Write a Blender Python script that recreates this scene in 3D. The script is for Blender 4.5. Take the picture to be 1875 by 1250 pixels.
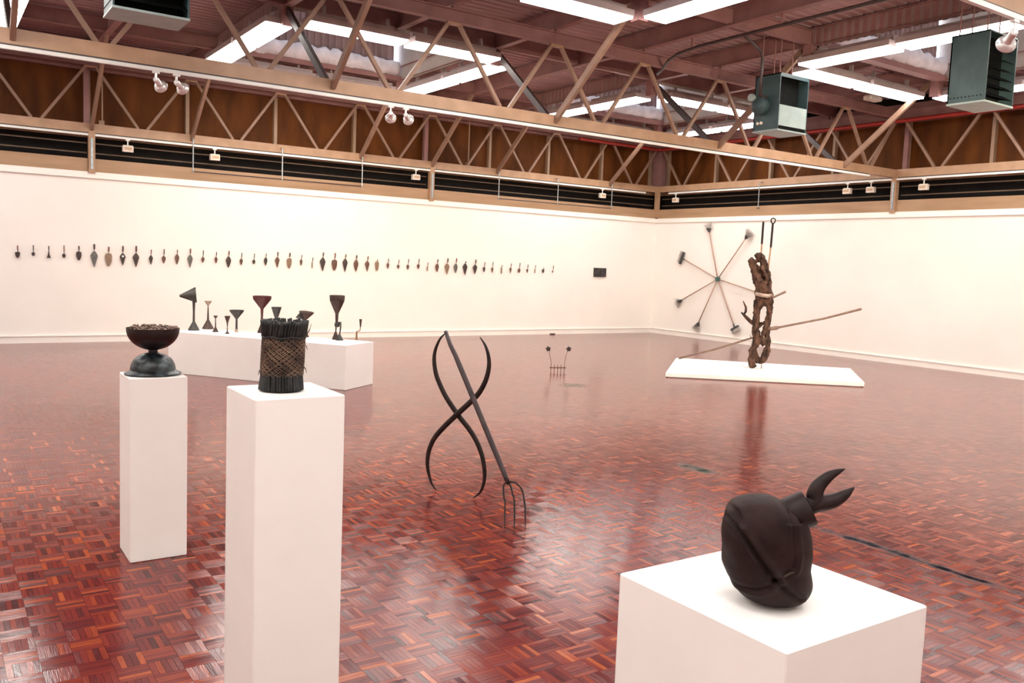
import bpy, math, random
from mathutils import Vector, Matrix
random.seed(7)
PI = math.pi
sc = bpy.context.scene
for o in list(bpy.data.objects): bpy.data.objects.remove(o)
COL = sc.collection

# ------------------------------------------------------------------ camera, world, exposure
CAM = Vector((-15.008, -15.9065, 1.6))
YAW, PITCH, ROLL = math.radians(55.75028), math.radians(-5.19868), math.radians(2.24489)
FW = Vector((math.cos(YAW)*math.cos(PITCH), math.sin(YAW)*math.cos(PITCH), math.sin(PITCH)))
RT = Vector((math.sin(YAW), -math.cos(YAW), 0)); UP = RT.cross(FW)
r2 = RT*math.cos(ROLL)+UP*math.sin(ROLL); u2 = UP*math.cos(ROLL)-RT*math.sin(ROLL)
cd = bpy.data.cameras.new('camera'); cd.sensor_width = 36; cd.lens = 1584.04/1875*36
cd.clip_start = .05; cd.clip_end = 200
cam = bpy.data.objects.new('camera', cd); COL.objects.link(cam)
cam.matrix_world = Matrix(((r2.x, u2.x, -FW.x, CAM.x), (r2.y, u2.y, -FW.y, CAM.y), (r2.z, u2.z, -FW.z, CAM.z), (0, 0, 0, 1)))
sc.camera = cam
w = bpy.data.worlds.new('overcast_sky'); sc.world = w; w.use_nodes = True
w.node_tree.nodes['Background'].inputs[0].default_value = (.80, .86, 1, 1)
w.node_tree.nodes['Background'].inputs[1].default_value = 2.2
sc.view_settings.view_transform = 'Standard'; sc.view_settings.look = 'None'
sc.view_settings.exposure = 0.10; sc.view_settings.gamma = 1; sc.view_settings.use_curve_mapping = False
TUBE_L = 17.5        # radiance of the fluorescent diffusers
SPOT_W = 230.0       # chrome spotlights on the tracks

# ------------------------------------------------------------------ materials
MATS = {}
def nt(name):
    m = bpy.data.materials.new(name); m.use_nodes = True; MATS[name] = m
    t = m.node_tree; b = t.nodes['Principled BSDF']
    return m, t, b
def node(t, kind, **kw):
    n = t.nodes.new(kind)
    for k, v in kw.items():
        if k.startswith('i_'): n.inputs[k[2:].replace('_', ' ')].default_value = v
        elif k.startswith('n_'): n.inputs[int(k[2:])].default_value = v
        else: setattr(n, k, v)
    return n
def mat(name, c1, c2=None, rough=.5, metal=0., scale=8., stretch=(1, 1, 1), bump=0., bscale=None, detail=6, spec=.5, lo=.35, hi=.68):
    m, t, b = nt(name)
    b.inputs['Roughness'].default_value = rough; b.inputs['Metallic'].default_value = metal
    b.inputs['Specular IOR Level'].default_value = spec
    tc = node(t, 'ShaderNodeTexCoord'); mp = node(t, 'ShaderNodeMapping'); mp.inputs['Scale'].default_value = stretch
    t.links.new(tc.outputs['Object'], mp.inputs[0])
    nz = node(t, 'ShaderNodeTexNoise'); nz.inputs['Scale'].default_value = scale; nz.inputs['Detail'].default_value = detail
    t.links.new(mp.outputs[0], nz.inputs['Vector'])
    rp = node(t, 'ShaderNodeValToRGB'); rp.color_ramp.elements[0].position = lo; rp.color_ramp.elements[1].position = hi
    rp.color_ramp.elements[0].color = (*c1, 1); rp.color_ramp.elements[1].color = (*(c2 or c1), 1)
    t.links.new(nz.outputs[0], rp.inputs[0]); t.links.new(rp.outputs[0], b.inputs['Base Color'])
    if bump:
        n2 = node(t, 'ShaderNodeTexNoise'); n2.inputs['Scale'].default_value = bscale or scale*4; n2.inputs['Detail'].default_value = 4
        t.links.new(mp.outputs[0], n2.inputs['Vector'])
        bp = node(t, 'ShaderNodeBump'); bp.inputs['Strength'].default_value = bump; bp.inputs['Distance'].default_value = .01
        t.links.new(n2.outputs[0], bp.inputs['Height']); t.links.new(bp.outputs[0], b.inputs['Normal'])
    return m
mat('wall_white', (.83, .79, .74), (.86, .82, .77), .85, scale=1.5, bump=.04, bscale=60)
mat('trim_white', (.84, .80, .75), (.87, .83, .78), .5, scale=3)
mat('plinth_white', (.90, .875, .845), (.93, .905, .875), .6, scale=4, bump=.02, bscale=90)
mat('fascia_tan', (.33, .20, .11), (.40, .25, .145), .5, scale=3, stretch=(.4, .4, 3))
mat('steel_tan', (.36, .215, .125), (.44, .27, .165), .42, scale=5)
mat('steel_brown', (.25, .125, .118), (.31, .162, .150), .55, spec=.25, scale=4)
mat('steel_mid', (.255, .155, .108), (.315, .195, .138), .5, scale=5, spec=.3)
mat('steel_shaded', (.040, .026, .026), (.060, .038, .036), .5, scale=4)  # truss steel with shade put into its colour
mat('deck_brown', (.33, .205, .205), (.41, .262, .262), .65, spec=.15, scale=2.2, stretch=(.3, 1, 1))
mat('timber', (.038, .0115, .0035), (.175, .055, .0100), .6, spec=.12, scale=1.6, stretch=(2, 2, .6), lo=.22, hi=.82)
mat('timber_edge', (.30, .19, .12), (.36, .24, .16), .55, scale=3)
mat('louvre_dark', (.006, .005, .005), (.010, .008, .007), .7, spec=.1, scale=5)
mat('louvre_edge', (.10, .062, .035), (.14, .085, .05), .5, scale=5)
mat('track_white', (.72, .72, .69), (.80, .80, .76), .35, scale=3)
mat('red_pipe', (.30, .018, .016), (.38, .03, .02), .4, scale=6)
mat('galvanised', (.28, .32, .34), (.42, .46, .48), .35, metal=.6, scale=30)
mat('pipe_dark', (.035, .022, .022), (.06, .035, .032), .45, scale=10)
mat('heater_green', (.030, .054, .060), (.045, .076, .082), .42, spec=.3, scale=6)
mat('heater_pale', (.22, .275, .27), (.27, .33, .32), .45, scale=6)
mat('heater_black', (.004, .005, .005), (.008, .008, .008), .7, scale=20, spec=.08)
mat('chrome', (.62, .60, .58), (.86, .85, .84), .2, metal=.45, scale=4)
mat('lamp_glass', (.75, .70, .66), (.85, .80, .76), .12, scale=6)
mat('flood_white', (.68, .60, .52), (.78, .70, .62), .4, scale=8)
mat('flood_lens', (.50, .34, .22), (.58, .42, .28), .2, scale=8)
mat('housing_grey', (.32, .25, .24), (.38, .30, .29), .45, scale=5)
mat('foil', (.62, .58, .62), (.80, .76, .80), .45, scale=6, bump=.6, bscale=14)
mat('shaft_sheet', (.24, .155, .15), (.30, .195, .185), .55, scale=4)
mat('shaft_flat', (.36, .31, .28), (.44, .38, .34), .7, scale=3)
mat('iron_dark', (.010, .006, .0055), (.028, .016, .013), .48, metal=.2, spec=.35, scale=22, bump=.15)
mat('iron_handle', (.032, .020, .022), (.058, .038, .038), .5, spec=.35, scale=20, stretch=(1, 1, .2))
mat('helmet_blue', (.006, .009, .011), (.062, .082, .090), .33, metal=.2, scale=15, lo=.44, hi=.64, detail=4)
mat('bowl_dark', (.006, .0032, .0032), (.016, .008, .0075), .42, metal=.1, scale=9)
mat('curl_brown', (.055, .030, .024), (.30, .19, .14), .45, scale=60)
mat('rubber_dark', (.005, .006, .0065), (.036, .037, .037), .5, spec=.35, scale=30, stretch=(1, 1, .25), lo=.4, hi=.7)
mat('woven_brown', (.045, .022, .016), (.25, .15, .095), .5, scale=13, lo=.38, hi=.66)
mat('leather', (.0125, .0060, .0055), (.027, .0125, .0108), .6, spec=.15, scale=14, bump=.12, bscale=160)
mat('horn_dark', (.013, .0072, .0070), (.026, .0140, .0132), .5, spec=.22, scale=30)
mat('stitch_tan', (.035, .016, .008), (.06, .028, .014), .6, scale=50)
mat('bark', (.020, .010, .0065), (.135, .066, .041), .75, spec=.25, scale=16, stretch=(1, 1, .45), bump=.7, bscale=30, lo=.38, hi=.66)
mat('pole_wood', (.17, .10, .07), (.26, .16, .11), .5, scale=25, stretch=(1, 1, .3))
mat('pole_pale', (.40, .24, .13), (.48, .31, .19), .5, scale=25)
mat('broom_handle', (.36, .21, .14), (.44, .28, .20), .5, scale=25)
mat('brush_dark', (.035, .037, .038), (.08, .08, .08), .6, scale=30)
mat('bristle_grey', (.34, .31, .29), (.56, .50, .46), .7, scale=60)
mat('hub_green', (.03, .10, .095), (.05, .14, .13), .4, scale=20)
mat('funnel_grey', (.034, .033, .031), (.070, .066, .060), .42, metal=.35, scale=14)
mat('funnel_brown', (.046, .027, .023), (.088, .050, .040), .42, metal=.35, scale=14)
mat('funnel_red', (.070, .020, .021), (.11, .034, .033), .45, metal=.2, scale=12)
mat('funnel_pale', (.34, .24, .19), (.50, .38, .31), .4, metal=.3, scale=16)
mat('funnel_rust', (.28, .14, .06), (.36, .20, .10), .45, metal=.3, scale=16)
mat('trowel_dark', (.045, .034, .034), (.085, .062, .058), .45, metal=.3, scale=30)
mat('trowel_grey', (.10, .098, .090), (.17, .165, .15), .45, metal=.3, scale=30)
mat('trowel_tan', (.20, .13, .085), (.30, .20, .13), .5, scale=30)
mat('trowel_brown', (.10, .05, .035), (.16, .08, .055), .5, scale=30)
mat('grip_red', (.16, .06, .05), (.22, .09, .07), .5, scale=40)
mat('grip_dark', (.06, .038, .036), (.10, .062, .055), .5, scale=40)
mat('plaque_dark', (.018, .017, .019), (.095, .085, .088), .5, metal=.2, scale=11, lo=.4, hi=.8)
mat('rust_thin', (.12, .05, .035), (.18, .08, .055), .5, metal=.3, scale=30)
def emis(name, col, s):
    m, t, b = nt(name); b.inputs['Base Color'].default_value = (.8, .8, .8, 1)
    b.inputs['Emission Color'].default_value = (*col, 1); b.inputs['Emission Strength'].default_value = s
emis('tube_lit', (1, .955, .90), TUBE_L)
emis('skylight_lit', (.80, .88, 1), .9)
emis('lens_lit', (1, .86, .68), 1.2)

S = .1155; NF = 5          # parquet square and fingers per square
def parquet():
    m, t, b = nt('parquet')
    L = t.links.new
    def M(op, a, b_=None, c=None):
        n = t.nodes.new('ShaderNodeMath'); n.operation = op
        for i, v in enumerate((a, b_, c)):
            if v is None: continue
            if isinstance(v, (int, float)): n.inputs[i].default_value = v
            else: L(v, n.inputs[i])
        return n.outputs[0]
    geo = t.nodes.new('ShaderNodeNewGeometry'); sep = t.nodes.new('ShaderNodeSeparateXYZ'); L(geo.outputs['Position'], sep.inputs[0])
    X, Y = sep.outputs[0], sep.outputs[1]
    u = M('DIVIDE', X, S); v = M('DIVIDE', Y, S)
    cu = M('FLOOR', u); cv = M('FLOOR', v)
    par = M('FLOORED_MODULO', M('ADD', cu, cv), 2)
    fu = M('SUBTRACT', u, cu); fv = M('SUBTRACT', v, cv)
    def mixf(f, a, b_):
        n = t.nodes.new('ShaderNodeMix'); n.data_type = 'FLOAT'; L(f, n.inputs[0]); L(a, n.inputs[2]); L(b_, n.inputs[3]); return n.outputs[0]
    tt = M('MULTIPLY', mixf(par, fv, fu), NF); fi = M('FLOOR', tt)
    cmb = t.nodes.new('ShaderNodeCombineXYZ'); L(cu, cmb.inputs[0]); L(cv, cmb.inputs[1]); L(fi, cmb.inputs[2])
    wn = t.nodes.new('ShaderNodeTexWhiteNoise'); wn.noise_dimensions = '3D'; L(cmb.outputs[0], wn.inputs['Vector'])
    rp = t.nodes.new('ShaderNodeValToRGB'); cr = rp.color_ramp; L(wn.outputs['Value'], rp.inputs[0])
    pal = [(0, (.062, .0125, .015)), (.08, (.100, .0175, .0185)), (.30, (.138, .0215, .0200)), (.62, (.172, .0270, .0210)), (.88, (.212, .0365, .0220)), (.97, (.30, .060, .025)), (1, (.36, .085, .028))]
    cr.elements[0].position = 0; cr.elements[0].color = (*pal[0][1], 1); cr.elements[1].position = 1; cr.elements[1].color = (*pal[-1][1], 1)
    for p, c in pal[1:-1]: e = cr.elements.new(p); e.color = (*c, 1)
    def grain(sx, sy):
        mp = t.nodes.new('ShaderNodeMapping'); mp.inputs['Scale'].default_value = (sx, sy, 1); L(geo.outputs['Position'], mp.inputs[0])
        nz = t.nodes.new('ShaderNodeTexNoise'); nz.inputs['Scale'].default_value = 1; nz.inputs['Detail'].default_value = 3; L(mp.outputs[0], nz.inputs['Vector']); return nz.outputs[0]
    g = mixf(par, grain(14, 260), grain(260, 14))
    gm = M('MULTIPLY_ADD', g, .9, .55)
    big = t.nodes.new('ShaderNodeTexNoise'); big.inputs['Scale'].default_value = .7; big.inputs['Detail'].default_value = 3; L(geo.outputs['Position'], big.inputs['Vector'])
    gm = M('MULTIPLY', gm, M('MULTIPLY_ADD', big.outputs[0], .7, .65))
    # joints
    ft = M('FRACT', tt); e1 = M('MINIMUM', ft, M('SUBTRACT', 1, ft)); al = mixf(par, fu, fv); e2 = M('MULTIPLY', M('MINIMUM', al, M('SUBTRACT', 1, al)), NF)
    jo = M('LESS_THAN', M('MINIMUM', e1, e2), .03)
    gm = M('MULTIPLY', gm, M('SUBTRACT', 1, M('MULTIPLY', jo, .4)))
    mul = t.nodes.new('ShaderNodeMix'); mul.data_type = 'RGBA'; mul.blend_type = 'MULTIPLY'; mul.inputs[0].default_value = 1
    L(rp.outputs[0], mul.inputs[6]); cg = t.nodes.new('ShaderNodeCombineColor')
    for i in range(3): L(gm, cg.inputs[i])
    L(cg.outputs[0], mul.inputs[7]); col = mul.outputs[2]
    # worn grey patches with their own shape
    wz = t.nodes.new('ShaderNodeTexNoise'); wz.inputs['Scale'].default_value = 9; wz.inputs['Detail'].default_value = 3; L(geo.outputs['Position'], wz.inputs['Vector'])
    worn = None
    def stain(cx, cy, rx, ry, colr, amt):
        nonlocal col, worn
        d = M('ADD', M('POWER', M('DIVIDE', M('SUBTRACT', X, cx), rx), 2), M('POWER', M('DIVIDE', M('SUBTRACT', Y, cy), ry), 2))
        k = M('MULTIPLY', M('SMOOTH_MIN', M('MAXIMUM', M('SUBTRACT', M('MULTIPLY_ADD', wz.outputs[0], 1.6, .25), d), 0), 1, .1), amt)
        mx = t.nodes.new('ShaderNodeMix'); mx.data_type = 'RGBA'; L(k, mx.inputs[0]); L(col, mx.inputs[6]); mx.inputs[7].default_value = (*colr, 1); col = mx.outputs[2]
        worn = k if worn is None else M('MAXIMUM', worn, k)
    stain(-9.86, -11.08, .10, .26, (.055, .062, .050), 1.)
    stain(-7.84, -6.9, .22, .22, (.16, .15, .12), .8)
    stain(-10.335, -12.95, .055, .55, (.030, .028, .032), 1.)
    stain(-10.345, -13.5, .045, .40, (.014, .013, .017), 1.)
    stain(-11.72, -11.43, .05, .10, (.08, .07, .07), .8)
    L(col, b.inputs['Base Color'])
    # each finger lies a hair out of level
    sub = t.nodes.new('ShaderNodeVectorMath'); sub.operation = 'SUBTRACT'; L(wn.outputs['Color'], sub.inputs[0]); sub.inputs[1].default_value = (.5, .5, .5)
    scl = t.nodes.new('ShaderNodeVectorMath'); scl.operation = 'SCALE'; L(sub.outputs[0], scl.inputs[0]); scl.inputs['Scale'].default_value = .018
    bp = t.nodes.new('ShaderNodeBump'); bp.inputs['Strength'].default_value = .10; bp.inputs['Distance'].default_value = .004; L(g, bp.inputs['Height'])
    ad = t.nodes.new('ShaderNodeVectorMath'); ad.operation = 'ADD'; L(bp.outputs[0], ad.inputs[0]); L(scl.outputs[0], ad.inputs[1])
    nm = t.nodes.new('ShaderNodeVectorMath'); nm.operation = 'NORMALIZE'; L(ad.outputs[0], nm.inputs[0]); L(nm.outputs[0], b.inputs['Normal'])
    L(M('ADD', M('MULTIPLY_ADD', wz.outputs[0], .10, .075), M('MULTIPLY', worn, .30)), b.inputs['Roughness'])
    L(M('SUBTRACT', .5, M('MULTIPLY', worn, .5)), b.inputs['Specular IOR Level'])     # worn through the polish
    b.inputs['IOR'].default_value = 1.33
parquet()

# ------------------------------------------------------------------ mesh helpers
class G:
    def __init__(s): s.v = []; s.f = []
    def add(s, v, f):
        n = len(s.v); s.v += [Vector(p) for p in v]; s.f += [tuple(i+n for i in q) for q in f]; return s
    def box(s, x0, x1, y0, y1, z0, z1):
        return s.add([(x0, y0, z0), (x1, y0, z0), (x1, y1, z0), (x0, y1, z0), (x0, y0, z1), (x1, y0, z1), (x1, y1, z1), (x0, y1, z1)],
                     [(0, 3, 2, 1), (4, 5, 6, 7), (0, 1, 5, 4), (1, 2, 6, 5), (2, 3, 7, 6), (3, 0, 4, 7)])
    def cbox(s, x0, x1, y0, y1, z0, z1, c):      # box with chamfered vertical and top edges
        pts = lambda i: [(x0+i+c, y0+i), (x1-i-c, y0+i), (x1-i, y0+i+c), (x1-i, y1-i-c), (x1-i-c, y1-i), (x0+i+c, y1-i), (x0+i, y1-i-c), (x0+i, y0+i+c)]
        v = [(*p, z0) for p in pts(0)]+[(*p, z1-c) for p in pts(0)]+[(*p, z1) for p in pts(c)]
        f = [tuple(range(7, -1, -1)), tuple(range(16, 24))]
        for r in (0, 8):
            for i in range(8): f.append((r+i, r+(i+1) % 8, r+8+(i+1) % 8, r+8+i))
        return s.add(v, f)
    def bar(s, p, q, a, b, up=(0, 0, 1)):        # rectangular bar from p to q
        p, q, up = Vector(p), Vector(q), Vector(up); d = (q-p).normalized()
        x = d.cross(up)
        if x.length < 1e-4: x = d.cross(Vector((1, 0, 0)))
        x.normalize(); y = x.cross(d)
        v = []
        for c in (p, q):
            for i, j in ((-1, -1), (1, -1), (1, 1), (-1, 1)): v.append(c+x*a/2*i+y*b/2*j)
        return s.add(v, [(3, 2, 1, 0), (4, 5, 6, 7), (0, 1, 5, 4), (1, 2, 6, 5), (2, 3, 7, 6), (3, 0, 4, 7)])
    def tube(s, path, rad, n=10, flat=1., up=None, cap=True):
        path = [Vector(p) for p in path]
        rad = rad if isinstance(rad, (list, tuple)) else [rad]*len(path)
        m = len(path); v = []
        d0 = (path[1]-path[0]).normalized(); ref = Vector(up) if up else (Vector((0, 0, 1)) if abs(d0.z) < .9 else Vector((1, 0, 0)))
        x = d0.cross(ref).normalized()
        for i in range(m):
            d = (path[min(i+1, m-1)]-path[max(i-1, 0)]).normalized()
            if up: x = d.cross(ref).normalized()
            else: x = (x-d*x.dot(d)).normalized()
            y = d.cross(x)
            for k in range(n):
                a = 2*PI*k/n; v.append(path[i]+(x*math.cos(a)+y*math.sin(a)*flat)*max(rad[i], 1e-4))
        f = [(i*n+k, i*n+(k+1) % n, (i+1)*n+(k+1) % n, (i+1)*n+k) for i in range(m-1) for k in range(n)]
        if cap: f += [tuple(range(n-1, -1, -1)), tuple((m-1)*n+k for k in range(n))]
        return s.add(v, f)
    def lathe(s, prof, c, n=28, axis=(0, 0, 1), sx=1., sy=1.):   # prof: (r, h) along axis
        ax = Vector(axis).normalized(); c = Vector(c)
        x = ax.cross(Vector((0, 1, 0)) if abs(ax.y) < .9 else Vector((1, 0, 0))).normalized(); y = ax.cross(x)
        v = []
        for r, h in prof:
            for k in range(n):
                a = 2*PI*k/n; v.append(c+ax*h+(x*math.cos(a)*sx+y*math.sin(a)*sy)*max(r, 1e-4))
        m = len(prof)
        f = [(i*n+k, i*n+(k+1) % n, (i+1)*n+(k+1) % n, (i+1)*n+k) for i in range(m-1) for k in range(n)]
        f += [tuple(range(n-1, -1, -1)), tuple((m-1)*n+k for k in range(n))]
        return s.add(v, f)
    def mapv(s, fn): s.v = [Vector(fn(p)) for p in s.v]; return s

def wloc(o):
    l = Vector((0, 0, 0))
    while o: l += o.location; o = o.parent
    return l
def obj(name, g, m, parent=None, smooth=False, base=None):
    me = bpy.data.meshes.new(name)
    off = wloc(parent) if parent else (Vector(base) if base is not None else Vector((0, 0, 0)))
    me.from_pydata([tuple(p-off) for p in g.v], [], g.f)
    me.materials.append(MATS[m]); me.update()
    if smooth:
        me.polygons.foreach_set('use_smooth', [True]*len(me.polygons))
        if smooth is not True: me.set_sharp_from_angle(angle=math.radians(smooth))
    o = bpy.data.objects.new(name, me); COL.objects.link(o)
    if parent: o.parent = parent
    elif base is not None: o.location = off
    return o
def tag(o, label=None, cat=None, group=None, kind=None):
    if label: o['label'] = label
    if cat: o['category'] = cat
    if group: o['group'] = group
    if kind: o['kind'] = kind
    return o
def thing(name, label, cat, loc=(0, 0, 0), group=None):
    o = bpy.data.objects.new(name, None); COL.objects.link(o); o.location = loc; o.empty_display_size = .1
    return tag(o, label, cat, group)
def copy_tree(o, parent=None):
    c = o.copy(); COL.objects.link(c); c.parent = parent
    for ch in o.children: copy_tree(ch, c)
    return c
def struct(name, loc=(0, 0, 0)):
    o = bpy.data.objects.new(name, None); COL.objects.link(o); o.location = loc; o.empty_display_size = .1; o['kind'] = 'structure'; return o
ORD = ['first', 'second', 'third', 'fourth', 'fifth', 'sixth', 'seventh', 'eighth', 'ninth', 'tenth', 'eleventh', 'twelfth', 'thirteenth', 'fourteenth', 'fifteenth', 'sixteenth', 'seventeenth', 'eighteenth', 'nineteenth', 'twentieth']

# ------------------------------------------------------------------ the hall
BAY = 6.35; NODE = BAY/4; RX = -19.05; RY = -19.05      # corner of the two walls in view at the origin
ZC = 5.0                                                # underside of the roof deck
# floor: slab, laid fingers near the camera, plain parquet further off
near = set()
i0, i1 = math.floor(RX/S), 0; j0, j1 = math.floor(RY/S), 0
f2 = Vector((math.cos(YAW), math.sin(YAW))); r2d = Vector((math.sin(YAW), -math.cos(YAW)))
for i in range(i0, i1):
    for j in range(j0, j1):
        d = Vector(((i+.5)*S-CAM.x, (j+.5)*S-CAM.y)); z = d.dot(f2); x = d.dot(r2d)
        if 2.2 < z < 8.6 and abs(x) < z*.62+.25: near.add((i, j))
fl = G().box(RX-.3, .5, RY-.3, .5, -.12, -.006)
for i in range(i0, i1):
    j = j0
    while j < j1:
        if (i, j) in near: j += 1; continue
        k = j
        while k < j1 and (i, k) not in near: k += 1
        fl.box(i*S, (i+1)*S, j*S, k*S, -.006, 0); j = k
floor = obj('floor', fl, 'parquet'); tag(floor, kind='structure')
fingers = []
for (i, j) in near:
    for k in range(NF):
        t0, t1 = k*S/NF, (k+1)*S/NF; e = .0004
        if (i+j) % 2 == 0: q = (i*S+e, (i+1)*S-e, j*S+t0+e, j*S+t1-e)
        else: q = (i*S+t0+e, i*S+t1-e, j*S+e, (j+1)*S-e)
        d = Vector(((q[0]+q[1])/2-CAM.x, (q[2]+q[3])/2-CAM.y)); z = d.dot(f2); x = d.dot(r2d)
        px = 937+1584*x/z; py = 490+1584*1.6/z
        hid = (400 < px < 640 and py > 690) or (1110 < px < 1710 and py > 1000)
        fingers.append((0 if (py < 1260 and 0 < px < 1875 and not hid) else 1, z, q))
fingers.sort(key=lambda a: (a[0], a[1]))
def fing(g, q, h):
    x0, x1, y0, y1 = q
    g.add([(x0, y0, -.006), (x1, y0, -.006), (x1, y1, -.006), (x0, y1, -.006), (x0, y0, h), (x1, y0, h), (x1, y1, h), (x0, y1, h)],
          [(4, 5, 6, 7), (0, 1, 5, 4), (1, 2, 6, 5), (2, 3, 7, 6), (3, 0, 4, 7)])
lx, ly = S-.0008, S/NF-.0008
gH = G(); fing(gH, (-lx/2, lx/2, -ly/2, ly/2), 0); gV = G(); fing(gV, (-ly/2, ly/2, -lx/2, lx/2), 0)
meH = meV = None
for a, z, q in fingers[:300]:
    hor = (q[1]-q[0]) > (q[3]-q[2]); me = meH if hor else meV
    if me is None:
        o = obj('parquet_block', gH if hor else gV, 'parquet', floor)
        if hor: meH = o.data
        else: meV = o.data
    else:
        o = bpy.data.objects.new('parquet_block', me); COL.objects.link(o); o.parent = floor
    o.location = ((q[0]+q[1])/2, (q[2]+q[3])/2, random.uniform(-.0003, 0))
g = G()
for a, z, q in fingers[300:]: fing(g, q, random.uniform(-.0003, 0))
tag(obj('parquet_blocks', g, 'parquet', floor), kind='stuff')

# walls in view: white lining, rail, tan fascia, louvre, plywood above
def wallside(name, tr, n, length):
    """built in wall coordinates: s along the wall from the corner (0) out to -length, d = depth into the wall (+), room at d<0"""
    root = struct(name)
    def bx(nm, s0, s1, d0, d1, z0, z1, m, kind=None):
        g = G().box(s0, s1, d0, d1, z0, z1).mapv(tr)
        o = obj(nm, g, m, root); return o
    L = -length
    bx('wall_lining', L, .0, 0, .12, 0, 2.72, 'wall_white')
    bx('picture_rail', L, 0, -.022, .0, 2.745, 2.82, 'trim_white')
    bx('rail_lip', L, 0, -.034, .06, 2.715, 2.748, 'trim_white')
    bx('skirting', L, 0, -.018, 0, 0, .105, 'trim_white'); bx('skirting_cap', L, 0, -.03, 0, .105, .125, 'trim_white')
    for k in range(n):                                   # fascia beams, bay by bay
        s1, s0 = -k*BAY-.055, -(k+1)*BAY+.055
        bx('fascia_beam', max(s0, L), s1, -.012, .12, 2.82, 3.036, 'fascia_tan')
        for z in (3.13, 3.29):                           # louvre blades
            g = G().box(max(s0, L), s1, .10, .125, -.006, .006)
            g.mapv(lambda p, z=z: tr(Vector((p.x, p.y, z+p.z+(p.y-.10)*.55))))
            obj('louvre_blade', g, 'louvre_edge', root)
        bx('fascia_joint', s0-.10 if s0 > L else s0, s0+.0, -.02, .12, 2.82, 3.036, 'steel_tan')
    bx('louvre_back', L, .3, .26, .30, 2.80, 3.50, 'louvre_dark')
    bx('louvre_floor', L, .3, .12, .26, 2.80, 2.83, 'louvre_dark')
    for k in range(n*4):                                 # plywood sheets and studs above the truss chord
        s1, s0 = -k*NODE, -(k+1)*NODE
        bx('plywood_panel', s0+.008, s1-.008, .36, .38, 3.46, 4.66, 'timber')
        bx('stud', s1-.03, s1+.03, .27, .36, 3.46, 4.66, 'timber_edge')
    bx('wall_backing', L, .5, .38, .50, 2.8, ZC+.1, 'louvre_dark')
    bx('wall_plate', L, .3, .24, .36, 4.50, 4.60, 'steel_brown'); bx('wall_plate', L, .3, .24, .36, 4.72, 4.84, 'steel_brown')
    bx('sill_plate', L, .3, .24, .36, 3.40, 3.47, 'steel_tan')
    for k in range(0, n):                                # posts carrying the truss
        s = -k*BAY
        if k == 0: bx('post', -.10, .0, -.09, .0, 2.84, 3.47, 'steel_tan') if name == 'wall_left' else None; continue
        bx('post', s-.05, s+.05, -.06, .04, 2.80, 3.47, 'steel_tan')
        bx('strap', s-.022, s+.018, -.075, -.061, 2.86, 3.36, 'galvanised')
        bx('column', s-.09, s-.005, .16, .24, 3.55, 4.66, 'steel_brown')
    return root
trA = lambda p: Vector((p[0], p[1], p[2]))
trB = lambda p: Vector((p[1], p[0], p[2]))
wallside('wall_left', trA, 3, 19.05)
wallside('wall_right', trB, 3, 19.05)
for nm, b in (('wall_rear', (RX-.2, .5, RY-.3, RY, -.0, ZC+.1)), ('wall_side', (RX-.3, RX, RY, .5, 0, ZC+.1))):
    r = obj(nm, G().box(*b), 'wall_white'); tag(r, kind='structure')
# corner column
tag(obj('trim_1', G().box(-.02, .22, -.02, .22, 3.58, 4.66), 'steel_brown'), kind='structure')

# roof: deck sheets, rafters, skylight shafts
ceil = struct('ceiling')
def deck(x0, x1, y0, y1):
    n = max(1, round((y1-y0)/.16)); v = []; f = []
    for i in range(n+1):
        y = y0+(y1-y0)*i/n
        if i == n: ys = [(y, 0)]
        else:
            st = (y1-y0)/n; ys = [(y, 0), (y+st*.55, 0), (y+st*.62, .028), (y+st*.93, .028)]
        for yy, dz in ys: v += [(x0, yy, ZC+dz), (x1, yy, ZC+dz)]
    m = len(v)//2
    f = [(2*i, 2*i+2, 2*i+3, 2*i+1) for i in range(m-1)]
    g = G().add(v, f); g.box(x0, x1, y0, y1, ZC+.03, ZC+.05)
    obj('deck_sheet', g, 'deck_brown', ceil)
cx = [-BAY*(k+.5) for k in range(3)]
H = NODE
for ix in range(3):
    xa, xb = -(ix+1)*BAY, -ix*BAY+(.5 if ix == 0 else 0)
    for iy in range(3):
        ya, yb = -(iy+1)*BAY, -iy*BAY+(.5 if iy == 0 else 0)
        c = (cx[ix], cx[iy])
        deck(xa, c[0]-H, ya, yb); deck(c[0]+H, xb, ya, yb)
        deck(c[0]-H, c[0]+H, ya, c[1]-H); deck(c[0]-H, c[0]+H, c[1]+H, yb)
def ibeam(p, q, h, wd, tf=.012, tw=.012):
    p, q = Vector(p), Vector(q); g = G()
    g.bar(p+Vector((0, 0, tf/2)), q+Vector((0, 0, tf/2)), wd, tf); g.bar(p+Vector((0, 0, h-tf/2)), q+Vector((0, 0, h-tf/2)), wd, tf)
    g.bar(p+Vector((0, 0, h/2)), q+Vector((0, 0, h/2)), tw, h-2*tf); return g
for k in range(1, 12):                       # rafters run towards the left wall, every node except through the wells
    x = -k*NODE
    if k % 4 == 2:
        segs = [(-(b+1)*BAY+.0 if b == 2 else -(b+1)*BAY-H+.0, -(b+1)*BAY+H if b < 2 else RY+H) for b in range(3)]
        segs = [(-H, .3), (-BAY-H, -BAY+H), (-2*BAY-H, -2*BAY+H), (RY, RY+H)]
    else: segs = [(RY, .3)]
    for a, b in segs: obj('rafter', ibeam((x, a, 4.735), (x, b, 4.735), .245, .10), 'steel_brown', ceil)
for iy in range(3):                          # trimmers round the wells
    for sgn in (-1, 1):
        y = cx[iy]+sgn*H
        obj('trimmer', ibeam((RX, y, 4.76), (.3, y, 4.76), .20, .08), 'steel_brown', ceil)
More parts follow.
